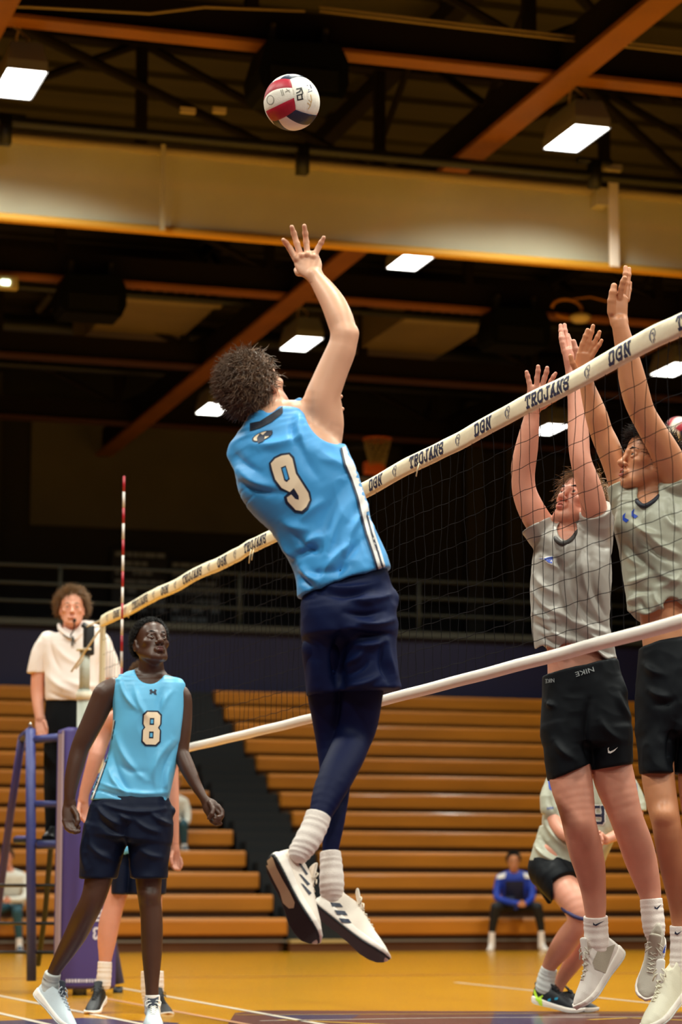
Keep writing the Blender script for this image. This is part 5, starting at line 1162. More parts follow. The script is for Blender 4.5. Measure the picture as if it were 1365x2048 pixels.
# ---------------------------------------------------------------- referee on the stand
def referee():
    g = Fig(17.45, 'person', 'referee in white polo shirt and black trousers standing on the stand, whistle in mouth', 'person', 145); b = g.body
    L = [(118, 1254, 170, 1256, .06), (94, 1264, 204, 1270, .09), (82, 1286, 219, 1292, .115), (86, 1330, 215, 1334, .14), (88, 1365, 212, 1368, .165), (90, 1392, 208, 1396, .165), (96, 1412, 204, 1412, .15)]
    g.secs(b, L, .03, inset=7, dk=.9); g.secs(b, [(98, 1400, 198, 1400, .12), (102, 1455, 194, 1455, .11)], .02)
    g.chain(b, [(96, 1284, 15), (84, 1310, 14.5), (76, 1350, 13.5), (75, 1385, 13), (77, 1415, 11, -.03), (80, 1436, 9.5, -.05)], .012)
    g.chain(b, [(204, 1288, 15), (216, 1320, 14), (224, 1360, 13.5), (216, 1400, 12, -.08), (200, 1430, 10, -.15), (190, 1445, 9, -.18)], .012)
    g.hand(None, [(72, 1434, 90, 1434, .016, -.05), (70, 1450, 93, 1452, .016, -.06), (73, 1464, 91, 1462, .014, -.07)], [([(76, 1464, -.07), (78, 1474, -.07), (82, 1482, -.06)], 4, 3.2), ([(81, 1465, -.07), (84, 1476, -.08), (87, 1484, -.07)], 4, 3.2), ([(86, 1464, -.07), (89, 1474, -.07), (90, 1481, -.06)], 4, 3.2), ([(90, 1460, -.06), (93, 1468, -.07), (94, 1475, -.06)], 3.8, 3)], ([(90, 1444, -.07), (95, 1456, -.08), (97, 1466, -.08)], 4.4, 3.4), h=.005)
    g.hand(None, [(186, 1440, 196, 1452, .014, -.18), (176, 1448, 186, 1460, .013, -.19)], [([(180, 1450, -.19), (172, 1456, -.19), (168, 1462, -.18)], 4, 3), ([(183, 1456, -.19), (176, 1462, -.19), (172, 1467, -.18)], 4, 3), ([(178, 1448, -.18), (170, 1452, -.18), (165, 1457, -.17)], 4, 3), ([(186, 1460, -.19), (180, 1466, -.19), (177, 1470, -.18)], 4, 3)], ([(184, 1446, -.2), (176, 1444, -.21), (170, 1448, -.21)], 4.2, 3.2), h=.005)
    g.head(144, 1222, -.03, (.12, .10, 1), 1.08, 0, lip=.8, h=.004, lipm=lipL, browm=curlyb, irism=irisB)
    g.neck(144, 1262, 19, .02)
    R1 = [(122, 1450, 22), (114, 1520, 20), (112, 1600, 17), (112, 1664, 12), (112, 1684, 12)]; R2 = [(172, 1450, 22), (168, 1520, 20, .05), (166, 1600, 17, .06), (164, 1664, 12, .08), (164, 1682, 12, .08)]
    g.chain(b, R1, .01); g.chain(b, R2, .01); g.build(b, 'body', mat('skin_ruddy', (222, 156, 130), .5, sss=.1), .009, fine=g.fine)
    j = SDF(); g.secs(j, L+[(98, 1430, 204, 1440, .15)], .03); g.chain(j, [(98, 1282, 20), (82, 1308, 19), (72, 1346, 17.5), (71, 1362, 17)], .012); g.chain(j, [(202, 1286, 20), (216, 1318, 19), (226, 1356, 18), (226, 1370, 18)], .02)
    DN = np.array([0, 0, -1.]); g.cut(j, (74, 1346), DN, 20, 93, .003, None, None); g.cut(j, (225, 1358), DN, 214, 280); g.cut(j, (150, 1405), DN-.05*RT, 92, 214, .004)
    g.chain(j, [(143, 1244, 17, -.16), (144, 1240, 19, 0), (144, 1236, 20, .2)], .004, 'sub'); g.chain(j, [(146, 1256, 7, -.2), (148, 1278, 2, -.2)], .004, 'sub')
    F = [(100, 1280, 120, 1340, 6, -.008), (110, 1290, 160, 1330, 8, .008), (190, 1290, 170, 1350, 7, .008), (95, 1350, 150, 1385, 8, .010), (130, 1360, 200, 1372, 8, .008), (100, 1385, 160, 1402, 6, -.009), (205, 1300, 200, 1380, 6, -.008)]
    o, V, Q = g.build(j, 'polo_shirt', mat('polo_white', (240, 226, 220), .7), .007, cloth=(.004, 8, (1, .8, 1)), folds=F)
    c = SDF(); g.chain(c, [(118, 1250, 4, .03), (122, 1260, 5, -.07), (140, 1276, 4, -.12)], .003); g.chain(c, [(170, 1252, 4, .03), (166, 1262, 5, -.07), (150, 1278, 4, -.12)], .003); g.build(c, 'collar', MATS['polo_white'], .005, o)
    mb = MB(); mb.rbox(g.pt(145, 1283, -.135), (.006, .004, .03), .002); mb.tube([g.pt(126, 1270, -.12), g.pt(138, 1276, -.135), g.pt(146, 1272, -.135), g.pt(150, 1288, -.14)], .004, 6); mb.build('placket', mat('placket_dark', (60, 64, 66), .6), o, True)
    s = SDF(); g.secs(s, [(92, 1392, 204, 1392, .14), (90, 1440, 204, 1440, .15), (90, 1480, 202, 1480, .145)], .02); g.chain(s, [(118, 1450, 29), (113, 1520, 25), (111, 1600, 22), (111, 1672, 20)], .02); g.chain(s, [(174, 1450, 28), (168, 1520, 24, .05), (166, 1600, 21, .06), (164, 1670, 19, .08)], .02)
    g.build(s, 'trousers', mat('trousers_black', (10, 12, 16), .8, spec=.15), .008, cloth=(.004, 8, (1, .6, 1)))
    g.hair(curlyb, 3600, (.055, .085), std_mask(.0, -.35, 1.0), curl=1.0, r=.0022, lift=.9, seed=8, cap=1.08, clump=12, comb=(0, 0, -.1))
    wh = MB(); p = g.pt(149, 1241, -.165); wh.rbox(p, (.008, .02, .010), .003); wh.tube([p, p+(.0, 0, -.04), g.pt(147, 1262, -.15), g.pt(140, 1272, -.12)], .005, 6); wh.build('whistle', mat('whistle_black', (20, 16, 18), .4), g.root, True)
    mt = (mat('shoe_plain_black', (16, 16, 18), .4), mat('midsole_black', (22, 22, 24), .5), mat('outsole_black', (16, 18, 24), .5), mat('lace_black', (20, 22, 28), .7), mat('tongue_black', (20, 24, 32), .6))
    shoe(g, 'shoe', (112, 1683), (-.1, 0, 1), (0, 1, 0), .29, mt, .05, h=.006, laces=False); shoe(g, 'shoe', (165, 1681), (.1, 0, 1), (0, 1, 0), .29, mt, .12, h=.006, laces=False)
referee()

# ---------------------------------------------------------------- middle blocker, facing the net
def knee(g, x, y, r, o): g.ball(g.body, x, y, r*.8, o+.012, .035)
def blockerA():
    g = Fig(9.95, 'person', 'jumping blocker in grey shirt and black shorts, bare midriff, arms straight up behind the net', 'person', 1170); b = g.body
    L = [(1098, 1066, 1196, 1046, .07), (1078, 1090, 1216, 1072, .105), (1066, 1130, 1223, 1122, .125), (1063, 1175, 1221, 1172, .125), (1063, 1220, 1219, 1220, .12), (1066, 1262, 1220, 1262, .118), (1072, 1300, 1228, 1305, .12)]
    g.secs(b, L[:4]+[(1075, 1220, 1212, 1220, .115), (1084, 1262, 1214, 1262, .108), (1087, 1310, 1220, 1310, .108), (1088, 1360, 1232, 1350, .12), (1090, 1410, 1245, 1400, .12)], .02, inset=8, dk=.9)
    g.chain(b, [(1108, 1095, 26, .03), (1088, 1060, 28, .02), (1064, 1020, 27, .0), (1050, 985, 24.5, -.01), (1047, 955, 23.5, -.02), (1048, 930, 24.5, -.03), (1054, 895, 23, -.05), (1060, 860, 19, -.07), (1064, 835, 15.5, -.08), (1067, 818, 14.5, -.09)], .012)
    g.chain(b, [(1190, 1090, 28, .03), (1192, 1050, 28, -.04), (1188, 1010, 26, -.12), (1178, 970, 24.5, -.16), (1165, 930, 21.5, -.18), (1160, 905, 21, -.18), (1158, 875, 21.5, -.17), (1156, 840, 19.5, -.16), (1152, 800, 16, -.15), (1148, 765, 14, -.14), (1146, 745, 14, -.13)], .012)
    g.hand(None, [(1052, 818, 1082, 816, .014, -.09), (1054, 798, 1092, 794, .014, -.10), (1056, 780, 1098, 774, .012, -.105)],
           [([(1062, 780, -.105), (1059, 764, -.11), (1056, 752, -.115), (1054, 744, -.12)], 5.6, 4), ([(1074, 776, -.105), (1075, 756, -.115), (1077, 742, -.125), (1077, 733, -.13)], 5.8, 4.2), ([(1085, 774, -.105), (1090, 756, -.115), (1094, 744, -.125), (1095, 736, -.13)], 5.8, 4.2), ([(1095, 778, -.105), (1103, 762, -.115), (1108, 753, -.125), (1112, 747, -.13)], 5.2, 3.8)],
           ([(1074, 818, -.095), (1088, 812, -.11), (1100, 804, -.12), (1112, 799, -.125)], 6.8, 4.4))
    g.hand(None, [(1134, 748, 1160, 746, .013, -.13, .02), (1130, 722, 1158, 720, .015, -.135, .03), (1126, 702, 1150, 698, .013, -.14, .03)],
           [([(1129, 704, -.16), (1125, 686, -.165), (1123, 676, -.165), (1122, 668, -.16)], 5.4, 4), ([(1131, 700, -.15), (1126, 676, -.15), (1123, 662, -.145), (1122, 651, -.14)], 5.8, 4.2), ([(1137, 698, -.13), (1134, 676, -.12), (1131, 662, -.115), (1130, 650, -.11)], 5.8, 4.2), ([(1143, 700, -.12), (1140, 682, -.105), (1137, 670, -.1)], 5.6, 4)],
           ([(1154, 738, -.15), (1156, 715, -.175), (1152, 698, -.185), (1148, 683, -.19)], 7.2, 5))
    g.head(1160, 1010, .02, (-.62, .42, .66), 1.0, .10, lip=1.0, nose=1.0, open_=.55, h=.0024, lipm=lipL, browm=dkhair, irism=irisB, gaze=(-.1, 1, .2))
    g.neck(1146, 1074, 33, .02, .05)
    g.chain(b, [(1110, 1084, 22, .02), (1146, 1072, 28, .02), (1186, 1064, 24, .02)], .03)
    R1 = [(1136, 1420, 42), (1136, 1500, 43, -.02), (1143, 1560, 43, -.05), (1152, 1605, 38, -.07), (1158, 1640, 34, -.08), (1165, 1672, 34.5, -.06), (1173, 1705, 34, -.02), (1181, 1738, 31, .02), (1187, 1775, 26, .06), (1191, 1812, 22.5, .08), (1192, 1842, 19.5, .09), (1194, 1880, 18, .1)]
    R2 = [(1206, 1420, 42), (1216, 1500, 42, .0), (1230, 1560, 41, -.01), (1244, 1605, 36, -.02), (1256, 1642, 33, -.01), (1270, 1680, 33.5, .02), (1281, 1715, 32.5, .06), (1290, 1745, 29, .08), (1298, 1775, 24.5, .1), (1303, 1800, 20.5, .1), (1305, 1832, 18, .1), (1308, 1862, 17, .1)]
    g.chain(b, R1, .01); g.chain(b, R2, .01); knee(g, 1156, 1650, 23, -.115); knee(g, 1252, 1636, 22, -.05)
    g.build(b, 'body', skinR, .0055, fine=g.fine)
    j = SDF(); g.secs(j, L+[(1078, 1345, 1238, 1345, .125)], .02)
    g.chain(j, [(1106, 1094, 33, .03), (1084, 1062, 34, .02), (1068, 1040, 34, .0)], .015); g.chain(j, [(1190, 1096, 34, .03), (1194, 1052, 35, -.04), (1191, 1006, 34, -.12)], .015)
    n = g.pt(1060, 1020)-g.pt(1088, 1070); p = g.cut(j, (1072, 1050), n, 1010, 1106, .003, None, 1100); n = n/np.linalg.norm(n); j.hollow(p, n, .011, .05)
    n = g.pt(1176, 985, -.14)-g.pt(1192, 1040, -.06); p = g.cut(j, (1190, 1020, -.10), n, 1150, 1250, .003, None, 1062); n = n/np.linalg.norm(n); j.hollow(p, n, .011, .04)
    g.chain(j, [(1131, 1066, 16, -.2), (1138, 1058, 22, -.0), (1145, 1048, 30, .2)], .005, 'sub')
    # wavy lifted hem
    c0 = g.pt(1080, 1296); rtv = RT
    def hem(x, y, z):
        u = (x-c0[0])*rtv[0]+(y-c0[1])*rtv[1]; v = (x-c0[0])*FH[0]+(y-c0[1])*FH[1]
        lim = c0[2]-.0+.012*np.sin(u*62+1.0)+.010*np.sin(u*31+v*20)-np.clip(u-.16, 0, 1)*.42; return z-lim
    j.add(hem, c0-.4, c0+np.array([.5, .5, .12]), .004, 'sub')
    j.ops[-1] = (lambda x, y, z: hem(x, y, z), c0+np.array([-.4, -.4, -.4]), c0+np.array([.5, .5, .1]), .004, 'sub')
    j.hollow(g.pt(1150, 1300), np.array([0, 0, -1.]), .011, .06)
    F = [(1085, 1110, 1130, 1140, 7, .010), (1130, 1140, 1165, 1100, 8, -.012), (1115, 1118, 1128, 1145, 6, -.010), (1140, 1080, 1128, 1150, 7, .010), (1070, 1150, 1120, 1190, 9, .010), (1066, 1180, 1130, 1235, 9, .012), (1070, 1200, 1125, 1255, 7, -.010), (1120, 1150, 1160, 1260, 7, -.009), (1135, 1140, 1175, 1260, 7, .008), (1165, 1110, 1200, 1240, 7, .007), (1185, 1110, 1212, 1230, 6, -.008), (1068, 1225, 1120, 1240, 7, .013), (1068, 1245, 1110, 1262, 6, -.011), (1110, 1215, 1210, 1265, 8, .011), (1120, 1235, 1200, 1285, 7, -.010), (1090, 1250, 1160, 1285, 8, .012), (1080, 1270, 1130, 1292, 5, -.010), (1150, 1185, 1215, 1255, 6, -.008), (1170, 1060, 1185, 1120, 8, -.009), (1195, 1090, 1222, 1095, 5, -.006), (1160, 1255, 1225, 1290, 7, .010), (1175, 1270, 1232, 1310, 6, -.009)]
    o, V, Q = g.build(j, 'shirt', greyJ, .0048, cloth=(.0065, 11, (1, .9, 1)), folds=F)
    bv = bvh_of(V, Q)
    decal('chest_emblem', [[[(1076, 1116), (1088, 1115), (1098, 1112), (1108, 1112), (1107, 1122), (1104, 1129), (1097, 1127), (1090, 1122)]]], bv, wmat, o, .003)
    decal('chest_emblem', [[[(1078, 1117), (1089, 1117), (1099, 1114), (1107, 1113), (1105, 1127), (1098, 1125), (1091, 1120)], [(1101, 1123), (1104, 1118), (1105, 1123)]]], bv, bluep, o, .0042)
    c = SDF(); g.chain(c, [(1106, 1066, 4, -.05), (1114, 1080, 5, -.10), (1127, 1087, 5, -.118), (1143, 1079, 4.5, -.115), (1156, 1062, 4, -.08)], .003); g.build(c, 'collar', mat('collar_dark', (64, 60, 58), .6), .004, o)
    # shorts
    s = SDF(); g.secs(s, [(1088, 1345, 1236, 1310, .122), (1087, 1380, 1243, 1350, .13), (1084, 1420, 1256, 1410, .14), (1082, 1460, 1264, 1455, .145), (1084, 1490, 1264, 1480, .14)], .02)
    g.secs(s, [(1084, 1460, 1185, 1460, .13), (1091, 1520, 1186, 1520, .125, -.02), (1100, 1580, 1190, 1580, .12, -.03)], .012, n=2.1); g.secs(s, [(1172, 1460, 1265, 1460, .13), (1178, 1510, 1266, 1500, .12), (1186, 1570, 1262, 1560, .115)], .012, n=2.1)
    p = g.pt(1088, 1352); q = g.pt(1234, 1318); n = np.cross(q-p, FH); n = n if n[2] > 0 else -n; s.plane((p+q)/2, n, .004, p-.3, q+np.array([.2, .3, .1])); n = n/np.linalg.norm(n); s.hollow((p+q)/2, n, .01, .03)
    p = g.pt(1140, 1546); q = g.pt(1100, 1562); r = g.pt(1184, 1530); n = np.cross(r-q, FH); n = n if n[2] < 0 else -n; g.cut(s, (1140, 1546), n, 1040, 1181, .004, 1480)
    p2 = g.pt(1222, 1536); q = g.pt(1186, 1542); r = g.pt(1262, 1529); n2 = np.cross(r-q, FH); n2 = n2 if n2[2] < 0 else -n2; g.cut(s, (1222, 1536), n2, 1181, 1320, .004, 1480)
    s.hollow(p, n/np.linalg.norm(n), .011, .06); s.hollow(p2, n2/np.linalg.norm(n2), .011, .06)
    F = [(1180, 1400, 1184, 1535, 10, -.012), (1235, 1380, 1262, 1440, 8, .010), (1095, 1405, 1110, 1412, 7, .008), (1110, 1480, 1150, 1520, 9, .008), (1200, 1440, 1240, 1480, 9, .007), (1240, 1350, 1258, 1400, 7, .010)]
    o2, V2, Q2 = g.build(s, 'shorts', blackS, .005, cloth=(.003, 11, (1, 1, 1)), folds=F)
    bv2 = bvh_of(V2, Q2)
    decal('hem_logo', [[[(1216, 1497), (1219, 1494), (1218, 1500), (1221, 1503), (1228, 1500), (1237, 1494), (1230, 1502), (1222, 1507), (1217, 1506)]]], bv2, wmat, o2, .003, 5)
    gt = mat('waistband_grey', (150, 156, 158), .6)
    ex = (-17.5, 5.2); ey = (3.8, 13.0)
    textdecal('waistband_lettering', 'NIKE', (1170.5, 1343), ex, (ey[0], ey[1]), bv2, gt, o2, .003, .008)
    textdecal('waistband_lettering', 'NIKE', (1100.5, 1361), (-8.6, .8), (.5, 11.5), bv2, gt, o2, .003, .008)
    g.hair(sandy, 5200, (.05, .09), lambda d: d[:, 2] > -.55+1.12*np.clip(d[:, 1]+.30, 0, 2), comb=(.1, .15, -.45), curl=.35, r=.0018, lift=.4, seed=11, cap=1.06, clump=26)
    for pts, dx in (([(1192, 1832, 24.5, .09), (1193, 1860, 24.5, .1), (1195, 1884, 24, .1), (1200, 1900, 19, .1)], ((1187, 1845), (1191, 1849), (1211, 1841), (1193, 1852), (1187, 1850))), ([(1303, 1797, 22.5, .1), (1306, 1830, 23, .1), (1309, 1856, 22.5, .1), (1311, 1872, 18, .1)], ((1310, 1812), (1314, 1816), (1324, 1808), (1316, 1819), (1310, 1817)))):
        so, sb = sock(g, pts, whiteC); decal('sock_logo', [[list(dx)]], sb, outline, so, .003, 5)
    mg = mat('mesh_taupe', (176, 164, 146), .7, bump=.3, bscale=500)
    ms = (mat('shoe_white', (234, 224, 216), .5, bump=.1, bscale=300), mat('midsole_white', (246, 236, 226), .5), mat('outsole_pale', (226, 228, 224), .5), mat('lace_taupe', (206, 198, 182), .7), mat('tongue_white', (232, 226, 218), .7))
    so, bv, G_ = shoe(g, 'shoe', (1251, 1903), (-.60, -.76, .28), (-.76, .62, .25), .315, ms, .14, W=1.08, high=1.18)
    decal('mesh_panel', [[[(1196, 1902), (1232, 1888), (1226, 1906), (1212, 1946), (1190, 1938), (1186, 1925)]]], bv, mg, so, .002)
    ms2 = (mat('shoe_taupe', (190, 182, 168), .6, bump=.2, bscale=400), ms[1], ms[2], ms[3], mat('tongue_taupe', (196, 188, 172), .7))
    so, bv, G_ = shoe(g, 'shoe', (1318, 1876), (-.26, -.88, .50), (-.10, .46, .88), .30, ms2, .16, high=1.1)
    decal('side_flash', [[[(1334, 1885), (1338, 1895), (1330, 1902), (1337, 1903), (1328, 1915), (1330, 1906), (1326, 1905)]]], bv, bluep, so, .003, 5)
blockerA()

# ---------------------------------------------------------------- tall blocker at the right edge
def blockerB():
    g = Fig(9.35, 'person', 'tall blocker in grey-green shirt at the right edge, shouting upwards, arms above the net', 'person', 1330); b = g.body
    L = [(1262, 1000, 1400, 960, .075), (1238, 1034, 1412, 1000, .11), (1232, 1060, 1418, 1040, .13), (1240, 1095, 1416, 1090, .13), (1248, 1150, 1412, 1150, .125), (1256, 1195, 1412, 1190, .122), (1258, 1240, 1416, 1230, .125)]
    g.secs(b, L[:4]+[(1258, 1150, 1402, 1150, .12), (1270, 1200, 1400, 1195, .112), (1274, 1245, 1404, 1235, .112), (1280, 1300, 1414, 1280, .12), (1286, 1350, 1424, 1340, .12)], .02, inset=8, dk=.9)
    g.chain(b, [(1262, 1020, 28, .05), (1250, 985, 28, .05), (1240, 950, 27, .06), (1226, 915, 25, .06), (1213, 885, 24.5, .06), (1203, 862, 23, .05), (1194, 832, 22.5, .03), (1184, 800, 19, .02), (1176, 775, 15.5, .01), (1172, 758, 14.5, .0)], .012)
    g.hand(None, [(1156, 762, 1186, 752, .014, .0), (1150, 738, 1186, 730, .014, -.0), (1154, 712, 1186, 706, .013, -.01)],
           [([(1160, 708, -.01), (1166, 688, -.02), (1172, 672, -.03), (1176, 660, -.035)], 5.8, 4.2), ([(1170, 704, -.01), (1178, 684, -.02), (1184, 664, -.03), (1187, 652, -.035)], 5.8, 4.2), ([(1178, 706, -.01), (1188, 688, -.02), (1196, 674, -.03), (1200, 664, -.035)], 5.6, 4.1), ([(1184, 714, -.01), (1192, 700, -.02), (1199, 690, -.03), (1204, 681, -.035)], 5, 3.8)],
           ([(1154, 742, -.02), (1146, 726, -.04), (1142, 712, -.05)], 6.4, 4.6))
    g.chain(b, [(1378, 1010, 34, .02), (1364, 975, 34, -.02), (1346, 935, 32, -.08), (1326, 895, 29, -.13), (1305, 860, 27, -.17), (1287, 828, 26, -.20), (1276, 800, 27.5, -.22), (1267, 765, 27.5, -.24), (1258, 725, 24.5, -.26), (1250, 690, 20, -.28), (1243, 660, 17, -.29), (1240, 645, 16.5, -.29)], .012)
    g.hand(None, [(1222, 648, 1256, 644, .016, -.29), (1216, 620, 1256, 616, .018, -.29), (1224, 596, 1258, 592, .014, -.29)],
           [([(1240, 596, -.30), (1244, 576, -.315), (1247, 564, -.325), (1250, 556, -.33)], 6.4, 5), ([(1246, 594, -.285), (1250, 566, -.29), (1252, 548, -.29), (1252, 535, -.285)], 6.2, 4.6), ([(1252, 594, -.27), (1256, 568, -.265), (1258, 550, -.26), (1259, 538, -.255)], 6, 4.5), ([(1255, 600, -.26), (1259, 580, -.245), (1261, 566, -.24)], 5.6, 4.2)],
           ([(1224, 624, -.30), (1224, 602, -.31), (1227, 585, -.315), (1229, 572, -.315)], 9, 6.4))
    g.head(1298, 928, -.02, (-.90, .22, .36), 1.0, .05, lip=.85, nose=1.15, open_=1.0, h=.0024, lipm=lipL, browm=dkhair, irism=irisB, gaze=(-.1, 1, .3))
    g.neck(1310, 1005, 34, .03, .052)
    g.chain(b, [(1268, 1020, 24, .03), (1310, 1000, 30, .02), (1360, 985, 28, .02)], .03)
    R1 = [(1322, 1420, 38), (1316, 1500, 34, -.03), (1318, 1560, 33, -.06), (1326, 1610, 31, -.08), (1334, 1650, 29, -.08), (1342, 1700, 29, -.02), (1350, 1750, 26, .04), (1356, 1800, 20, .1), (1360, 1840, 17, .13), (1363, 1880, 16, .14)]
    R2 = [(1384, 1420, 38), (1392, 1500, 36), (1394, 1570, 36, -.02), (1398, 1640, 31, -.03), (1404, 1700, 31, .0), (1410, 1770, 25, .04), (1414, 1840, 17, .06), (1416, 1880, 16, .06)]
    g.chain(b, R1, .01); g.chain(b, R2, .01); knee(g, 1328, 1630, 20, -.14)
    g.build(b, 'body', skinT, .0058, fine=g.fine)
    j = SDF(); g.secs(j, L+[(1264, 1290, 1420, 1280, .13)], .02)
    g.chain(j, [(1266, 1030, 34, .05), (1254, 992, 35, .05), (1244, 962, 34, .06)], .015); g.chain(j, [(1384, 1022, 40, .02), (1366, 978, 41, -.02), (1352, 945, 40, -.07)], .015)
    n = g.pt(1238, 945, .06)-g.pt(1250, 985, .05); p = g.cut(j, (1246, 968, .05), n, 1190, 1284, .003, None, 1000); j.hollow(p, n/np.linalg.norm(n), .011, .05)
    n = g.pt(1330, 905, -.12)-g.pt(1364, 975, -.02); p = g.cut(j, (1352, 950, -.07), n, 1302, 1460, .003, None, 1000); j.hollow(p, n/np.linalg.norm(n), .011, .05)
    g.chain(j, [(1286, 996, 16, -.2), (1301, 982, 25, -.0), (1314, 970, 30, .2)], .005, 'sub')
    c0 = g.pt(1250, 1232)
    def hem(x, y, z):
        u = (x-c0[0])*RT[0]+(y-c0[1])*RT[1]; v = (x-c0[0])*FH[0]+(y-c0[1])*FH[1]
        return z-(c0[2]+.014*np.sin(u*48+.5)+.010*np.sin(u*27+v*22)+np.clip(u-.05, 0, .3)*.30)
    j.add(hem, c0+np.array([-.4, -.4, -.4]), c0+np.array([.6, .5, .16]), .004, 'sub'); j.hollow(g.pt(1330, 1232), np.array([0, 0, -1.]), .011, .07)
    F = [(1268, 1048, 1320, 1070, 8, .012), (1290, 1060, 1360, 1110, 8, .012), (1280, 1075, 1355, 1125, 7, -.011), (1300, 1020, 1290, 1060, 7, .009), (1330, 1030, 1365, 1060, 8, .009), (1248, 1100, 1300, 1135, 9, .010), (1255, 1090, 1330, 1150, 8, -.010), (1300, 1130, 1365, 1165, 9, .012), (1258, 1165, 1300, 1150, 8, .011), (1260, 1180, 1340, 1172, 7, -.009), (1255, 1205, 1285, 1190, 7, .014), (1295, 1185, 1360, 1150, 8, .011), (1280, 1200, 1300, 1225, 6, -.012), (1310, 1190, 1330, 1222, 6, .012), (1340, 1000, 1352, 1060, 8, -.008)]
    o, V, Q = g.build(j, 'shirt', greyJ2, .005, cloth=(.007, 11, (1, .9, 1)), folds=F)
    bv = bvh_of(V, Q)
    for dx, dy in ((0, 0), (18, -8)): decal('chest_number', [[[(1246+dx, 1031+dy), (1252+dx, 1025+dy), (1250+dx, 1035+dy), (1259+dx, 1040+dy), (1253+dx, 1045+dy), (1246+dx, 1040+dy)]]], bv, bluep, o, .003)
    c = SDF(); g.chain(c, [(1268, 990, 4, -.05), (1276, 1004, 5, -.095), (1289, 1012, 5, -.115), (1308, 1002, 4.5, -.11), (1326, 984, 4, -.07)], .003); g.build(c, 'collar', mat('collar_navy2', (28, 30, 44), .6), .004, o)
    s = SDF(); g.secs(s, [(1282, 1300, 1412, 1276, .122), (1276, 1350, 1424, 1340, .14), (1272, 1420, 1432, 1410, .15), (1274, 1470, 1434, 1460, .145)], .02)
    g.secs(s, [(1273, 1460, 1362, 1460, .13), (1278, 1520, 1350, 1520, .12, -.03), (1284, 1580, 1352, 1580, .11, -.05)], .012, n=2.1); g.secs(s, [(1350, 1460, 1434, 1460, .13), (1350, 1520, 1434, 1520, .12), (1352, 1580, 1434, 1580, .11)], .012, n=2.1)
    p = g.pt(1280, 1297); q = g.pt(1412, 1258); n = np.cross(q-p, FH); n = n if n[2] > 0 else -n; s.plane((p+q)/2, n, .004, p-.3, q+np.array([.3, .3, .1]))
    p = g.pt(1320, 1549); s.plane(p, (0, 0, -1), .004); s.hollow(p, np.array([0, 0, -1.]), .011, .06)
    F = [(1300, 1380, 1340, 1395, 9, .010), (1310, 1410, 1350, 1400, 8, -.008), (1290, 1330, 1330, 1350, 9, .008), (1352, 1440, 1350, 1548, 9, -.012)]
    g.build(s, 'shorts', blackS, .0055, cloth=(.0035, 11, (1, 1, 1)), folds=F)
    g.hair(dkhair, 5200, (.045, .075), lambda d: d[:, 2] > -.50+1.0*np.clip(d[:, 1]+.30, 0, 2), comb=(0, .5, .0), curl=.5, r=.0018, lift=.6, seed=12, cap=1.06, clump=24)
    so, sb = sock(g, [(1361, 1850, 21, .14), (1363, 1885, 21.5, .145), (1364, 1925, 24, .15), (1364, 1945, 24, .15)], whiteC); decal('sock_logo', [[[(1351, 1862), (1355, 1867), (1366, 1861), (1356, 1870), (1350, 1868)]]], sb, outline, so, .003, 5)
    sock(g, [(1415, 1850, 20, .06), (1416, 1885, 20.5, .06), (1416, 1940, 23, .06)], whiteC)
    ms = (mat('shoe_cream_white', (236, 230, 206), .5, bump=.1, bscale=300), mat('midsole_white', (246, 236, 226), .5), mat('outsole_pale', (226, 228, 224), .5), mat('lace_cream2', (230, 224, 200), .7), mat('tongue_white', (232, 226, 218), .7))
    shoe(g, 'shoe', (1396, 1962), (-.66, -.62, .40), (-.60, .74, .3), .31, ms, .18, W=1.08, high=1.15); shoe(g, 'shoe', (1430, 1990), (-.3, -.8, .4), (-.3, .6, .7), .30, ms, .08)
blockerB()

